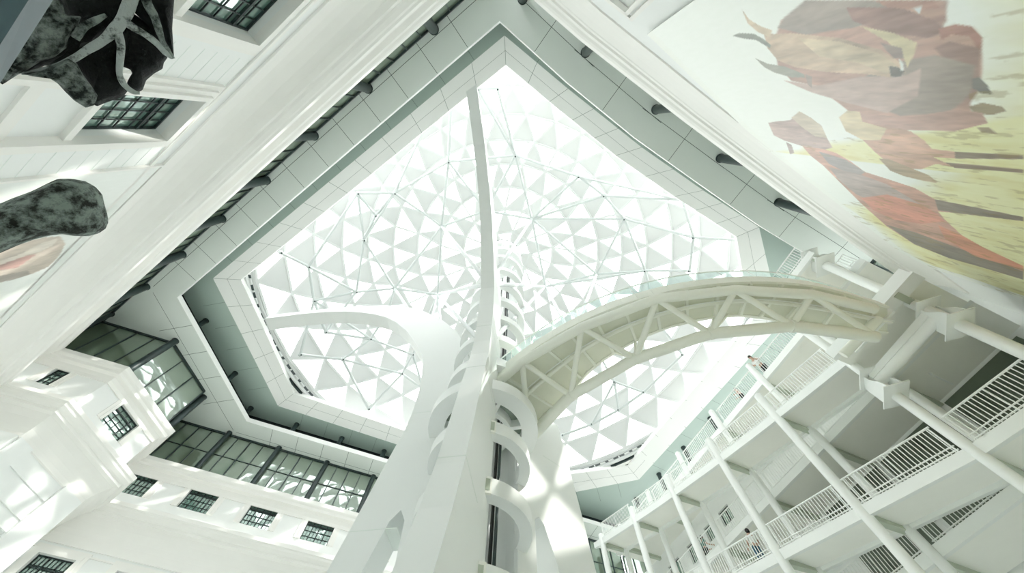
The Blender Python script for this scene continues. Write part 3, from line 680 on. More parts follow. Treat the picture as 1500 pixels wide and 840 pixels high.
lane('gallery_floor', 'lowest level gallery floor behind the lower sloping walkway', zflat(8.35), -4., SMAX, TI+.12, 4.60, (TI+.14,), CS+[-3.05])
lane('gallery_floor', 'middle level gallery floor behind the upper sloping walkway', zflat(13.2), -4., SMAX, TI+.12, 4.60, (TI+.14,), CS+[-3.05])
lane('gallery_floor', 'topmost gallery floor whose railing meets the roof shadow', zflat(17.8), -4., SMAX, TI+.12, 4.60, (TI+.14,), CS+[-3.05])
lane('landing', 'lower landing at the near end of the gallery behind the bracketed columns', lambda s: 8.62+.09*s, -3.6, 0., 0., TI+.1, (0.,), [-3.05, 0.])
LAND = lane('landing', 'bridge landing platform between the bracketed columns', zflat(13.05), -3.9, 0., -1.1, TI+.1, (-1.1,), [-3.05, 0.], th=.42)
lane('landing', 'uppermost landing above the bridge end beside the right wall', zflat(17.8), -3.3, -.2, -.6, TI+.1, (-.6,), [-3.05])
def column(s, t, z1, r, label, group, cap=True):
    P = G(s, t, FLOOR); root = thing('round_column', label, 'column', tuple(P), group)
    MB().cyl(P[0], P[1], FLOOR, z1-.08, r, 20).build('shaft', 'gallery_paint', root, True)
    if cap: MB().tube([(P[0], P[1], z1-.08), (P[0], P[1], z1), (P[0], P[1], z1+.09)], [r, r, r*.55], 20).build('cap', 'gallery_paint', root, True)
    return root
frontz = lambda s: 15.75+.163*(s-3.76)
place = ['nearest', 'second', 'third', 'fourth', 'fifth']
for k, s in enumerate(CS[1:]): column(s, 0., frontz(s), .185, '%s round white column of the front row after the bracketed columns' % place[k], 'front row gallery columns')
for k, s in enumerate([.0]+CS[1:]): column(s-.12, TI, 19.32, .17, '%s round white column of the inner row under the topmost gallery' % (place+['sixth'])[k], 'inner row gallery columns')
def capital(root, s, t, z, r):
    """two rectangular plates turned 45 degrees to the gallery with two curved cheek plates between"""
    c = lambda p, q, dz: G(s-.70*p+.71*q, t+.71*p+.70*q, z+dz)
    for dz, hp, hq in ((0., .42, .52), (1.05, .40, .48)):
        MB().hexa([c(-hp, -hq, dz), c(hp, -hq, dz), c(hp, hq, dz), c(-hp, hq, dz)], [c(-hp, -hq, dz+.035), c(hp, -hq, dz+.035), c(hp, hq, dz+.035), c(-hp, hq, dz+.035)]).build('square_plate', 'gallery_paint', root)
    for dp in (-.24, .24):
        prof = [(-.46, .035), (-.44, .20), (-.36, .45), (-.22, .68), (-.14, .84), (-.12, 1.05), (.42, 1.05), (.44, .8), (.44, .035)]
        MB().hexa([c(dp-.018, a, b) for a, b in prof], [c(dp+.018, a, b) for a, b in prof]).build('cheek_plate', 'gallery_paint', root)
b1 = column(-.02, 0., 17.4, .17, 'tall bracketed column under the end of the truss bridge', 'bracketed columns'); capital(b1, -.05, -.05, 11.35, .2)
b2 = column(-3.02, -.2, 17.4, .19, 'tall column with two plate brackets nearest the right wall mural', 'bracketed columns', False); capital(b2, -3.02, -.2, 11.4, .2); capital(b2, -3.02, -.2, 17.35, .2)
bm = thing('bracket_beam', 'thick white beam held between the two plate brackets', 'beam', tuple(G(-1.5, -.12, 12.2)))
MB().bar(G(-2.95, -.2, 12.3), G(-.1, -.05, 12.3), .40, .26).build('box_section', 'gallery_paint', bm); MB().tube([G(-2.95, -.2, 12.08), G(-.1, -.05, 12.08)], .2, 16).build('pipe_section', 'gallery_paint', bm, True)
MB().hexa([G(-3.95, -1.2, 12.98), G(-1.6, -1.2, 12.98), G(-1.6, -.62, 12.98), G(-3.95, -.62, 12.98)], [G(-3.95, -1.2, 13.06), G(-1.6, -1.2, 13.06), G(-1.6, -.62, 13.06), G(-3.95, -.62, 13.06)]).build('edge_plate', 'gallery_paint', LAND)
bm = thing('bridge_bearing', 'short yellowish tube bearing between truss bridge and landing edge', 'beam', tuple(OZ(1280, 480, 12.3)))
MB().tube([OZ(1235, 520, 12.0), OZ(1288, 466, 12.4)], .16, 14).build('bearing_tube', 'bridge_paint', bm, True); MB().bar(OZ(1250, 515, 12.4), OZ(1305, 455, 12.7), .1, .25).build('bearing_rail', 'gallery_paint', bm)

def railing(label, a, b, zf_, t, group, h=1.02, step=.125, lowrails=(.10, .24)):
    """a..b along s at offset t, standing on zf_(s)+.37"""
    base = lambda s: G(s, t, zf_(s)+.37); root = thing('railing', label, 'railing', tuple(base((a+b)/2)), group)
    up_ = V3(0, 0, 1)
    MB().tube([base(a)+up_*h, base(b)+up_*h], .032, 8).build('handrail', 'gallery_paint', root, True)
    for z in lowrails: MB().tube([base(a)+up_*z, base(b)+up_*z], .022, 6).build('bottom_rail', 'gallery_paint', root, True)
    n_ = max(2, int(abs(b-a)/step)); bl = MB()
    for i in range(1, n_): s = a+(b-a)*i/n_; p = base(s); bl.tube([p, p+up_*h], .017, 5, caps=False)
    bl.build('baluster_row', 'gallery_paint', root)
    for f in (0.02, .5, .98): p = base(a+(b-a)*f); MB().tube([p-up_*.05, p+up_*h], .026, 8).build('post', 'gallery_paint', root, True)
bays = list(zip(CS[:-1], CS[1:])); bn = ['first', 'second', 'third', 'fourth', 'fifth']
for k, (a, b) in enumerate(bays):
    railing('white railing of the lower sloping walkway, %s bay from the bracketed columns' % bn[k], a+.2, b-.2, zR1, 0., 'railings of the lower sloping walkway')
    railing('white railing of the upper sloping walkway, %s bay from the bracketed columns' % bn[k], a+.2, b-.2, zR2, 0., 'railings of the upper sloping walkway')
    railing('white railing of the topmost gallery floor, %s bay from the bridge' % bn[k], a+.05, b-.35, zflat(17.8), TI+.14, 'railings of the topmost gallery', lowrails=(.10,))
    railing('white railing of the middle gallery floor behind the slope, %s bay' % bn[k], a+.05, b-.35, zflat(13.2), TI+.14, 'railings of the middle gallery', lowrails=(.10,))
    railing('white railing of the lowest gallery floor behind the slope, %s bay' % bn[k], a+.05, b-.35, zflat(8.35), TI+.14, 'railings of the lowest gallery', lowrails=(.10,))
railing('white railing of the lower landing beyond the bracketed column', -3.0, -.22, lambda s: 8.62+.09*s, 0., 'landing railings')
railing('short white railing of the uppermost landing above the bridge', -3.2, -1.2, zflat(17.8), -.6, 'landing railings')
railing('white railing of the uppermost landing next to the right wall', -3.9, -2.6, zflat(17.8), TI+.14, 'landing railings')
pp = thing('ceiling_pipe', 'white conduit pipe running under the lower gallery near the corner', 'pipe', tuple(G(-2, 3., 8.2)))
MB().tube([G(-1.0, 2.9, 13.05), G(-1., 3.9, 13.05)], .035, 8).build('pipe_run', 'gallery_paint', pp, True); MB().tube([G(-1.0, 2.9, 13.05), G(-1.0, 2.9, 13.2)], .045, 8).build('pipe_end', 'gallery_paint', pp, True)

# ------------------------------------------------------------------ people on the gallery
def person(label, s, t, zfeet, face, shirt, legs, lean=.0, arm=0.3, hgt=1.66, strap=False):
    """face: heading in degrees in the gallery plane (0 = towards the court)"""
    P = G(s, t, zfeet); f = math.radians(face); fwd = -np.array([*gt, 0])*math.cos(f)+np.array([*gu, 0])*math.sin(f); side = V3(-fwd[1], fwd[0], 0); k = hgt/1.66
    def at(x, y, z): return P+(side*x+fwd*(y+lean*max(0, z-.85))+V3(0, 0, z))*k
    root = thing('person', label, 'person', tuple(P))
    def skin(name, m, nodes, edges, par, lv=2):
        me = bpy.data.meshes.new(name); me.from_pydata([tuple(at(*n_[:3])) for n_ in nodes], edges, []); me.materials.append(MATS[m])
        o = bpy.data.objects.new(name, me); COL.objects.link(o)
        if par: o.parent = par; o.matrix_parent_inverse = Matrix.Translation(-par.location)
        md = o.modifiers.new('skin', 'SKIN'); md.use_smooth_shade = True
        for i, n_ in enumerate(nodes): me.skin_vertices[0].data[i].radius = (n_[3]*k, n_[3]*k*(n_[4] if len(n_) > 4 else 1))
        me.skin_vertices[0].data[0].use_root = True
        sb = o.modifiers.new('sub', 'SUBSURF'); sb.levels = 1; sb.render_levels = lv; return o
    N = [(0, 0, .90, .13, .8), (0, .0, 1.12, .12, .8), (0, 0, 1.33, .13, .75), (0, 0, 1.43, .055), (0, .02, 1.53, .075), (0, .03, 1.60, .07),
         (.17, 0, 1.36, .055), (.23, .05, 1.10, .043), (.20, .05+arm, .98+arm*.25, .033), (-.17, 0, 1.36, .055), (-.23, .05, 1.10, .043), (-.20, .05+arm, .98+arm*.25, .033),
         (.09, 0, .82, .085), (.10, .02, .47, .06), (.10, -.02, .08, .042), (.10, .13, .04, .035), (-.09, 0, .82, .085), (-.10, .05, .47, .06), (-.10, -.02, .08, .042), (-.10, .13, .04, .035),
         (.20, .12+arm, 1.0+arm*.25, .03), (-.20, .12+arm, 1.0+arm*.25, .03)]
    E_ = [(0, 1), (1, 2), (2, 3), (3, 4), (4, 5), (2, 6), (6, 7), (7, 8), (2, 9), (9, 10), (10, 11), (0, 12), (12, 13), (13, 14), (14, 15), (0, 16), (16, 17), (17, 18), (18, 19), (8, 20), (11, 21)]
    body = skin('body', 'skin', N, E_, root)
    skin('shirt', shirt, [(0, 0, .92, .15, .8), (0, 0, 1.14, .145, .8), (0, 0, 1.34, .145, .75), (.17, 0, 1.36, .07), (.22, .04, 1.16, .06), (-.17, 0, 1.36, .07), (-.22, .04, 1.16, .06)], [(0, 1), (1, 2), (2, 3), (3, 4), (2, 5), (5, 6)], root)
    skin('trousers', legs, [(0, 0, .93, .14, .85), (.09, 0, .82, .10), (.10, .03, .47, .075), (.10, -.02, .12, .06), (-.09, 0, .82, .10), (-.10, .06, .47, .075), (-.10, -.02, .12, .06)], [(0, 1), (1, 2), (2, 3), (0, 4), (4, 5), (5, 6)], root)
    hb = MB(); hb.ball(at(0, 0, 1.62), .095*k, 12); hb.ball(at(0, -.03, 1.55), .085*k, 10); hb.build('hair', 'hair', root, True)
    hd = MB(); hd.ball(at(0, .115, 1.555), .02*k, 6); hd.build('nose', 'skin', root, True)
    for x in (.03, -.03): MB().ball(at(x, .095, 1.585), .011*k, 6).build('eye', 'black', root, True)
    for x in (.2, -.2):
        fg = MB()
        for q in range(4): fg.tube([at(x+(-.03+.02*q), .12+arm, 1.0+arm*.25), at(x+(-.034+.023*q), .20+arm, .985+arm*.25), at(x+(-.034+.023*q), .225+arm, .95+arm*.25)], [.011*k, .010*k, .008*k], 6)
        fg.tube([at(x*.82, .10+arm, 1.0+arm*.25), at(x*.62, .17+arm, .99+arm*.25)], [.012*k, .010*k], 6); fg.build('fingers', 'skin', root, True)
    if strap: MB().tube([at(.13, .13, 1.40), at(0, .16, 1.2), at(-.16, .1, .98)], .03, 6).build('bag_strap', 'strap_brown', root, True)
sB, zB = Gpx(1112, 812, .55)
person('person in pale top and blue jeans with brown strap on the lower sloping walkway', sB, .62, zR1(sB)+.36, 120, 'shirt_white', 'jeans', 0, .25, 1.66, True)
sA, zA = Gpx(1044, 832, 2.5)
person('person in green checked shirt seen behind the thin bars of the middle gallery', sA, 2.5, 13.55, 200, 'shirt_green', 'trousers_black', .18, .3, 1.68)
sC, zC_ = Gpx(1111, 532, TI+.35)
person('person in white shirt leaning over the topmost gallery railing', sC, TI+.50, 18.14, 10, 'shirt_white', 'trousers_black', .42, .34, 1.74)
sD, zD = Gpx(1084, 578, TI+.5)
person('person in blush top behind the balusters of the topmost gallery', sD, TI+.6, 18.14, 60, 'shirt_blush', 'trousers_black', .1, .2, 1.5)

# ------------------------------------------------------------------ printed banners on the walls
def banner(name, label, conv, place_, region, holes, base_fn, shapes, res, thick_n, seed=3, finish=None):
    """conv: pixel -> (u, z) on the wall; place_: (u, z) -> 3D. shapes: (pixel polygon, colour, softness, streak)"""
    u0, u1, z0, z1 = region; nu = int((u1-u0)*res); nz = int((z1-z0)*res)
    U, Z = np.meshgrid(np.linspace(u0, u1, nu), np.linspace(z0, z1, nz), indexing='ij')
    r_ = np.random.default_rng(seed)
    def fbm(fu, fz, oc=4):
        out = np.zeros_like(U); am = 1.
        for o_ in range(oc):
            gx, gz = int((u1-u0)*fu*2**o_)+3, int((z1-z0)*fz*2**o_)+3
            g_ = r_.random((gx, gz)); a = (U-u0)/(u1-u0)*(gx-2); b = (Z-z0)/(z1-z0)*(gz-2); i, j = a.astype(int), b.astype(int); fa, fb = a-i, b-j
            i = np.minimum(i, gx-2); j = np.minimum(j, gz-2)
            out += am*(g_[i, j]*(1-fa)*(1-fb)+g_[i+1, j]*fa*(1-fb)+g_[i, j+1]*(1-fa)*fb+g_[i+1, j+1]*fa*fb); am *= .55
        return out/1.9
    C = base_fn(U, Z, fbm)
    for poly, colr, soft, streak in shapes:
        q = np.array([conv(*p) for p in poly]); d = np.full(U.shape, 1e9); ins = np.zeros(U.shape, bool); m_ = len(q)
        for i in range(m_):
            a, b = q[i], q[(i+1) % m_]; e = b-a; t_ = np.clip(((U-a[0])*e[0]+(Z-a[1])*e[1])/(e @ e+1e-9), 0, 1)
            d = np.minimum(d, np.hypot(U-a[0]-t_*e[0], Z-a[1]-t_*e[1]))
            c_ = ((a[1] > Z) != (b[1] > Z)) & (U < (b[0]-a[0])*(Z-a[1])/(b[1]-a[1]+1e-12)+a[0]); ins ^= c_
        sd = np.where(ins, d, -d); w = np.clip(sd/max(soft*.2, .02)+.5+(fbm(2.5, 2.5)-.5)*.9*min(1, soft*6), 0, 1)[..., None]
        hair = np.clip((fbm(14., 3.5, 2)-.5)*3, -1, 1)[..., None]; cc = (np.array(colr)*.88+.10)[None, None, :]*(1+(fbm(2.5, .8)-.5)[..., None]*streak*1.2+hair*.16*min(1, streak*1.6))
        C = C*(1-w)+cc*w
    C = finish(U, Z, C, fbm) if finish else C
    C = np.clip(C, 0, 1)
    mb = MB(); vs = [place_(a, b) for a, b in zip(U.ravel(), Z.ravel())]
    idx = lambda i, j: i*nz+j
    fs_ = [(idx(i, j), idx(i+1, j), idx(i+1, j+1), idx(i, j+1)) for i in range(nu-1) for j in range(nz-1) if not holes(U[i, j], Z[i, j])]
    mb.add(vs, fs_); o = mb.build(name, 'printed_banner', fix=False); me = o.data
    at_ = me.color_attributes.new('print', 'FLOAT_COLOR', 'POINT'); at_.data.foreach_set('color', np.concatenate([C.reshape(-1, 3), np.ones((nu*nz, 1))], 1).ravel())
    sol = o.modifiers.new('solid', 'SOLIDIFY'); sol.thickness = .02; sol.offset = 0
    tag(o, label, 'banner'); return o
def lin(r, g, b): return tuple((c/255)**2.2 for c in (r, g, b))
def base_R(U, Z, fbm):
    g = fbm(.8, .5)[..., None]; f2 = fbm(3., 1.)[..., None]
    sky = np.array(lin(240, 243, 238)); grass = np.array(lin(236, 234, 190)); gr2 = np.array(lin(216, 205, 140))
    ground = grass*(1-np.clip((f2-.45)*3, 0, 1)*.7)+gr2*np.clip((f2-.45)*3, 0, 1)*.7
    t_ = np.clip((ZG(U)-Z)/1.2+(g-.5)[..., 0]*1.4, 0, 1)[..., None]
    return sky*(1-t_)+ground*t_
# horizon of the meadow in wall coordinates
hz = [Rpx(x, y) for x, y in ((1385, 0), (1440, 90), (1440, 170), (1370, 250), (1290, 290), (1230, 300), (1130, 222))]
hu = np.array([p[0] for p in hz]); hzz = np.array([p[1] for p in hz]); o_ = np.argsort(hu); hu, hzz = hu[o_], hzz[o_]
ZG = lambda U: np.interp(U, hu, hzz)
br_ = lin(150, 118, 104); dk_ = lin(144, 114, 102); tan = lin(200, 170, 140); pal = lin(214, 200, 165); red = lin(206, 140, 120); grey = lin(168, 166, 158)
P_ = lambda s: [tuple(map(float, q.split(','))) for q in s.split()]
shapes = [
 (P_('1300,0 1270,30 1260,95 1320,130 1380,50 1390,0'), dk_, .25, .5),
 (P_('1145,30 1185,0 1385,0 1388,30 1376,42 1400,35 1425,38 1440,55 1440,90 1437,128 1422,150 1424,165 1400,178 1370,188 1300,192 1265,180 1228,150 1195,125 1160,118 1140,95 1135,60'), lin(180, 140, 124), .22, .6),
 (P_('1150,25 1180,0 1300,0 1330,20 1250,40 1180,50 1140,40'), lin(158, 144, 134), .2, .4),
 (P_('1240,10 1320,10 1372,30 1390,45 1360,55 1290,45 1250,30'), lin(150, 112, 100), .15, .7),
 (P_('1376,42 1400,35 1425,38 1440,55 1438,75 1420,52 1395,50 1380,58'), lin(150, 100, 82), .10, .6),
 (P_('1370,70 1392,60 1436,70 1436,130 1420,150 1400,120 1390,90'), lin(152, 116, 102), .2, .4),
 (P_('1290,95 1370,80 1430,95 1420,140 1390,165 1320,170 1270,150 1250,125'), lin(150, 134, 122), .3, .4),
 (P_('1150,118 1200,125 1260,112 1330,110 1350,100 1345,140 1300,165 1240,150 1190,135'), lin(196, 170, 160), .2, .5),
 (P_('1120,50 1160,48 1230,55 1290,72 1322,92 1327,106 1305,113 1270,108 1210,105 1165,98 1140,88 1125,70'), lin(190, 165, 140), .10, .7),
 (P_('1170,55 1230,60 1290,78 1315,95 1300,108 1260,92 1200,82'), lin(210, 190, 160), .12, .6),
 (P_('1262,38 1310,48 1345,62 1340,80 1330,98 1325,85 1300,60'), lin(214, 200, 160), .08, .5),
 (P_('1290,62 1322,70 1325,85 1310,85'), lin(140, 120, 108), .08, .4),
 (P_('1073,52 1085,48 1105,49 1118,56 1130,66 1128,70 1108,58 1090,56'), lin(120, 124, 112), .04, .5),
 (P_('1107,85 1125,93 1150,97 1178,108 1180,113 1160,113 1135,106 1120,98'), lin(140, 140, 126), .04, .5),
 (P_('1180,108 1190,112 1190,128 1184,124'), lin(160, 140, 130), .03, .4),
 (P_('1088,14 1098,28 1115,38 1132,44 1128,54 1110,46 1096,34'), lin(196, 176, 150), .05, .6),
 (P_('1303,96 1316,98 1326,104 1320,112 1306,112'), lin(90, 84, 74), .04, .4),
 (P_('1318,86 1324,92 1325,102 1321,104'), lin(232, 234, 230), .02, .2),
 (P_('1283,0 1320,0 1370,0 1378,10 1345,14 1320,12 1300,10'), lin(176, 130, 112), .08, .5),
 (P_('1338,12 1352,8 1348,20'), lin(214, 218, 220), .03, .2),
 (P_('1425,115 1436,112 1446,122 1455,138 1438,136 1425,128'), lin(96, 92, 84), .04, .5),
 (P_('1420,156 1440,150 1470,156 1476,162 1455,168 1428,166'), lin(150, 132, 100), .05, .6),
 (P_('1255,165 1330,172 1400,160 1440,165 1448,180 1400,192 1330,190 1275,180'), lin(190, 150, 136), .10, .5),
 (P_('1432,186 1450,186 1462,196 1440,194'), lin(160, 140, 106), .04, .5),
 # fawn in the middle
 (P_('1230,172 1242,162 1260,163 1264,178 1300,186 1335,192 1355,206 1366,218 1400,222 1500,228 1500,233 1400,232 1368,230 1385,238 1500,248 1500,253 1400,245 1372,240 1350,248 1326,246 1300,238 1282,222 1265,205 1240,192'), lin(204, 160, 136), .05, .6),
 (P_('1230,172 1242,162 1260,163 1264,178 1300,188 1290,205 1265,205 1240,192'), lin(214, 196, 160), .10, .4),
 (P_('1288,232 1305,234 1335,246 1360,256 1374,266 1372,268 1350,264 1325,258 1305,250'), lin(176, 150, 116), .05, .8),
 (P_('1400,222 1500,228 1500,233 1400,232'), lin(130, 110, 92), .03, .5), (P_('1385,238 1500,248 1500,253 1400,246'), lin(140, 116, 96), .03, .5),
 # lower animal, head near the cornice and body to the lower right
 (P_('1126,180 1136,178 1158,176 1172,163 1188,172 1204,184 1212,202 1220,216 1206,220 1176,214 1150,206 1134,198'), lin(180, 152, 144), .06, .7),
 (P_('1160,172 1172,163 1188,172 1204,184 1212,202 1195,200 1175,186'), lin(206, 190, 168), .08, .5),
 (P_('1152,208 1160,212 1164,224 1158,226'), lin(150, 128, 124), .03, .4),
 (P_('1176,214 1206,218 1225,224 1246,236 1268,252 1300,262 1340,275 1370,292 1400,298 1500,318 1500,324 1400,312 1375,310 1385,322 1410,345 1440,362 1500,392 1500,410 1440,392 1390,378 1340,358 1300,332 1262,298 1232,268 1206,242 1188,228'), lin(196, 146, 128), .06, .7),
 (P_('1200,222 1240,234 1268,252 1262,256 1235,250 1215,240'), lin(150, 140, 138), .06, .5),
 (P_('1215,245 1262,256 1300,270 1350,300 1330,305 1290,300 1255,285 1228,262'), lin(176, 156, 150), .14, .5),
 (P_('1262,290 1300,285 1350,300 1372,312 1385,325 1350,328 1310,322 1280,308'), lin(214, 138, 116), .10, .4),
 (P_('1300,330 1340,340 1400,362 1500,398 1500,410 1440,392 1390,378 1340,358'), lin(130, 116, 104), .08, .5),
 (P_('1375,330 1410,345 1440,362 1500,390 1500,396 1430,376 1385,350'), lin(208, 132, 100), .06, .5),
 (P_('1370,292 1400,298 1500,318 1500,324 1400,312 1375,308'), lin(128, 112, 98), .03, .5),
 # white hem along the upper and right edge
]
RZ1 = 15.62
def holesR(u, z): return False
hemz = [Rpx(x, y) for x, y in ((1010, 100), (1075, 170), (1130, 225), (1200, 278), (1260, 325), (1330, 372), (1400, 402), (1500, 434))]
ur1 = 16.78
def finish_R(U, Z, C, fbm):
    top = np.minimum(14.02+(U-2)*.26, RZ1); dx = np.maximum(0, U-(ur1-1.3)); dz = np.maximum(0, Z-(RZ1-1.3)); e = np.minimum(np.minimum(top-Z, ur1-U), 1.3-np.hypot(dx, dz))
    w_ = np.clip((.42-e+(fbm(2., 2.)-.5)*.25)/.06, 0, 1)[..., None]; C = C*(1-w_)+np.array(lin(240, 242, 236))*w_
    f = fbm(9., 2.2, 3); m_ = ((f > .60) & (Z < ZG(U)+.2)).astype(float)[..., None]*np.clip((f-.6)*12, 0, .7)[..., None]
    return C*(1-m_*.55)+np.array(lin(150, 130, 70))*m_*.55
mural = banner('wall_banner', 'huge printed banner of brown horned cattle hanging on the right wall', Rpx, lambda u, z: RP(u, z, 4.40), (1.95, ur1, 3.2, RZ1), lambda u, z: (z > 14.02+(u-2)*.26) or (math.hypot(max(0, u-(ur1-1.3)), max(0, z-(RZ1-1.3))) > 1.3), base_R, shapes, 30, nR, 3, finish_R)
def base_L(U, Z, fbm):
    g = fbm(1.5, .6)[..., None]; return np.array(lin(236, 239, 236))*(1-.05*g)
Lpx = lambda x, y: WL.px(x, y, .04)
shL = [(P_('-40,420 20,408 45,402 70,391 88,372 95,357 88,346 60,348 30,357 -40,385'), lin(206, 190, 176), .10, .6),
       (P_('-40,402 25,392 45,378 52,373 35,374 10,381 -40,400'), lin(196, 150, 140), .06, .7),
       (P_('-40,396 30,372 60,356 84,349 80,357 60,368 45,372 -40,402'), lin(232, 220, 208), .06, .4),
       (P_('-40,424 20,409 45,402 40,396 -40,412'), lin(160, 148, 138), .05, .7)]
uL0 = l1[0]+1.62
banner('wall_banner', 'pale printed banner with a pink animal detail on the left wall', Lpx, lambda u, z: WL.P(u, z, .04), (uL0, uL0+13., 6., 12.7), lambda u, z: False, base_L, shL, 15, WL.n, 5)

# ------------------------------------------------------------------ fossils close to the camera
def lump(poly, depth, thick, name, m, parent, nz=.02, seed=1, tilt=(0, 0), nb=90, rings_=9, twoside=True, nfreq=5.):
    """rounded solid whose outline follows the pixel polygon, 'thick' metres deep"""
    q = np.array(poly, float); seg = np.linalg.norm(np.roll(q, -1, 0)-q, axis=1); cum = np.concatenate([[0], np.cumsum(seg)]); t_ = np.linspace(0, cum[-1], nb, endpoint=False)
    qq = np.vstack([q, q[:1]]); B = np.stack([np.interp(t_, cum, qq[:, 0]), np.interp(t_, cum, qq[:, 1])], 1); c = B.mean(0)
    r_ = np.random.default_rng(seed); ph_ = r_.random((12, 3))*6.28; fr_ = r_.normal(size=(12, 2))*nfreq/60
    def noise(x, y): return sum(math.sin(x*fr_[i, 0]+y*fr_[i, 1]+ph_[i, 0]) for i in range(12))/5
    vs = []; fs_ = []; lv = [(s, sg) for sg in (1, -1) for s in ([1-((rings_-1-i)/(rings_-1))**1.6 if False else i/(rings_-1) for i in range(rings_)] if sg == 1 else [i/(rings_-1) for i in range(rings_-2, -1, -1)])]
    for s, sg in lv:
        s = max(s, .02); bul = thick*math.sqrt(max(0, 1-s*s))
        for x, y in c+(B-c)*s:
            d = depth+tilt[0]*(x-c[0])+tilt[1]*(y-c[1])-sg*bul+nz*noise(x, y)*(1 if sg > 0 else -1)*(1-.3*s)
            vs.append(ray(x+noise(y, x)*nz*12*s, y+noise(x+40, y)*nz*12*s)*d)
    L = len(lv)
    fs_ = [(i*nb+j, i*nb+(j+1) % nb, (i+1)*nb+(j+1) % nb, (i+1)*nb+j) for i in range(L-1) for j in range(nb)]+[tuple(range(nb))[::-1], tuple(range((L-1)*nb, L*nb))]
    return MB().add(vs, fs_).build(name, m, parent, True)
def strut(px, name, m, parent, seed=0):
    """px: (x, y, radius px, depth)"""
    r_ = np.random.default_rng(seed); pts = [ray(x, y)*d for x, y, r, d in px]; rs = [r*d/FPX*.66 for x, y, r, d in px]; P2 = smooth(pts, 8); R2 = np.interp(np.linspace(0, len(rs)-1, len(P2)), range(len(rs)), rs)
    R2 = R2*.80*(1+.04*np.sin(np.arange(len(R2))*.5+seed*2)); P2 = [np.array(p) for p in P2]
    return MB().tube(P2, list(R2), 14).build(name, m, parent, True)
D = 6.0
sk = thing('dinosaur_skull', 'large dark fossil skull with open bony arches hanging at the upper left', 'fossil', tuple(ray(150, 70)*D))
lump(P_('150,-60 258,-60 255,0 252,40 253,64 240,60 226,38 214,6 205,6 196,-2 184,20 172,44 150,60 120,72 104,62 112,30 92,22 82,-10'), D+.55, .25, 'braincase', 'bone_dark', sk, .02, 2)
lump(P_('215,-60 258,-60 255,0 252,38 255,84 249,80 238,52 229,20 214,-5'), D+.3, .12, 'rear_arch', 'bone_dark', sk, .01, 21)
lump(P_('103,66 150,58 168,54 176,70 176,112 188,132 180,142 160,149 142,156 130,150 132,128 112,100 106,88'), D+.30, .18, 'eye_socket', 'bone_dark', sk, .015, 3)
lump(P_('186,42 212,50 232,66 246,84 240,92 238,101 226,108 214,118 209,132 202,136 188,132 186,121 190,113 194,108 191,102 178,97 179,64'), D+.25, .16, 'nasal_cavity', 'bone_dark', sk, .02, 4)
lump(P_('82,-30 96,22 120,24 112,42 100,56 98,70 80,84 60,90 44,100 22,112 4,124 -6,118 30,60 60,10'), D-.05, .16, 'cheek_plate', 'bone_grey', sk, .018, 5)
lump(P_('32,108 60,104 100,84 112,92 122,110 134,126 143,140 139,154 126,158 108,147 96,135 84,122 68,112 48,112'), D-.12, .14, 'jaw_plate', 'bone_grey', sk, .015, 6)
lump(P_('56,82 78,72 100,58 104,70 96,80 74,92 58,100 36,108 34,102'), D+.12, .10, 'cheek_hollow', 'bone_dark', sk, .01, 8)
lump(P_('58,60 84,50 108,46 120,60 108,84 84,98 60,96'), D+.2, .12, 'cheek_lining', 'bone_dark', sk, .01, 31)
lump(P_('170,30 196,20 226,40 238,66 222,70 200,60 180,56'), D+.45, .12, 'brow_lining', 'bone_dark', sk, .01, 32)
strut([(199, -25, 11, D-.1), (190, 5, 9.5, D-.1), (181, 26, 9, D-.12), (168, 44, 8.5, D-.15), (150, 60, 6.5, D-.15), (130, 72, 6, D-.15), (108, 86, 5, D-.12), (82, 98, 5, D-.1), (50, 106, 3.5, D-.05), (32, 108, 2, D)], 'cheek_bar', 'bone_pale', sk, 1)
strut([(180, 30, 7, D-.12), (195, 40, 6.5, D-.12), (212, 50, 5.5, D-.1), (228, 62, 6, D-.05), (242, 76, 6, D), (252, 85, 3.5, D)], 'brow_bar', 'bone_pale', sk, 2)
strut([(171, 44, 7, D-.12), (177, 66, 6, D-.15), (176, 88, 5, D-.15), (175, 108, 4.5, D-.15), (182, 124, 5, D-.12), (194, 134, 4.5, D-.1), (205, 137, 2.5, D-.1)], 'orbit_bar', 'bone_pale', sk, 3)
strut([(207, -25, 9, D), (216, 5, 7.5, D-.05), (226, 24, 7, D-.05), (232, 42, 6, D-.05), (238, 60, 4.5, D-.05), (246, 74, 4.5, D), (254, 86, 3, D)], 'temporal_bar', 'bone_grey', sk, 4)
strut([(155, 22, 3, D-.1), (140, 30, 5, D-.12), (122, 40, 6, D-.12), (110, 56, 6, D-.1)], 'cheek_spur', 'bone_grey', sk, 5)
fm = thing('fossil_bone', 'thick grey green fossil limb bone with a broken rounded end at the left edge', 'fossil', tuple(ray(80, 305)*7))
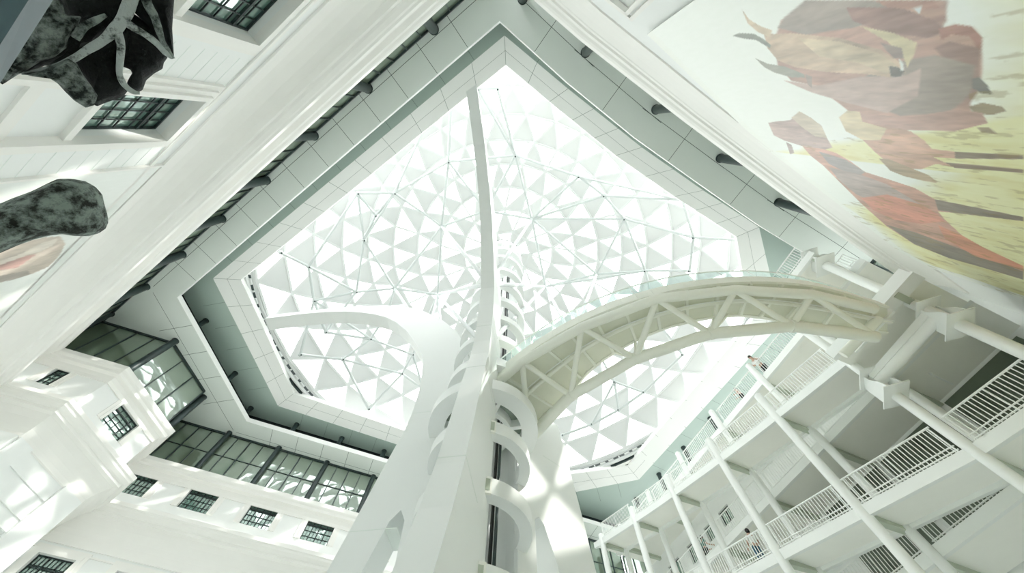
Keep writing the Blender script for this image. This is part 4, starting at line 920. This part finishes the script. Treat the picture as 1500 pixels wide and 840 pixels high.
lump(P_('-90,330 -40,310 0,298 20,290 45,281 65,271 85,262 105,262 125,266 140,274 150,285 153,300 157,314 159,325 155,335 145,342 130,346 108,346 90,343 75,345 50,351 25,360 0,371 -40,388 -90,410'), 7., .42, 'bone_shaft', 'femur_bone', fm, .02, 9, nb=140, rings_=14, nfreq=9.)
sb = thing('steel_beam', 'blue grey steel beam crossing the top left corner in front of the skull', 'beam', tuple(ray(20, 30)*4.6))
A1, A2 = ray(88, -16)*4.6, ray(-24, 160)*4.6; B1, B2 = ray(52, -16)*4.4, ray(-60, 160)*4.4; C1, C2 = ray(-60, -16)*4.5, ray(-170, 160)*4.5
MB().hexa([A1, B1, B2, A2], [A1*1.05, B1*1.05, B2*1.05, A2*1.05]).build('side_flange', 'steel_blue', sb); MB().hexa([B1, C1, C2, B2], [B1*1.05, C1*1.05, C2*1.05, B2*1.05]).build('web_plate', 'steel_blue', sb)

# ------------------------------------------------------------------ light
w = bpy.data.worlds.new('sky'); scn.world = w; w.use_nodes = True; bg = w.node_tree.nodes['Background']
bg.inputs[0].default_value = (.99, 1.0, .985, 1); bg.inputs[1].default_value = 4.0
sd = bpy.data.lights.new('sun', 'SUN'); sd.energy = 5.5; sd.angle = math.radians(1.0); sd.color = (1, .97, .9)
so = bpy.data.objects.new('sun', sd); COL.objects.link(so)
el, az = math.radians(50), math.radians(-8); D_ = Vector((-math.cos(el)*math.cos(az), -math.cos(el)*math.sin(az), -math.sin(el)))
so.rotation_euler = D_.to_track_quat('-Z', 'Y').to_euler(); so.location = (20, 5, 45)
scn.view_settings.view_transform = 'Standard'; scn.view_settings.look = 'None'; scn.view_settings.gamma = 1; scn.view_settings.use_curve_mapping = False
scn.view_settings.exposure = .25
scn.cycles.max_bounces = 14; scn.cycles.diffuse_bounces = 10; scn.cycles.glossy_bounces = 3; scn.cycles.transparent_max_bounces = 12; scn.cycles.transmission_bounces = 4
scn.cycles.use_denoising = True; scn.cycles.sample_clamp_indirect = 12.
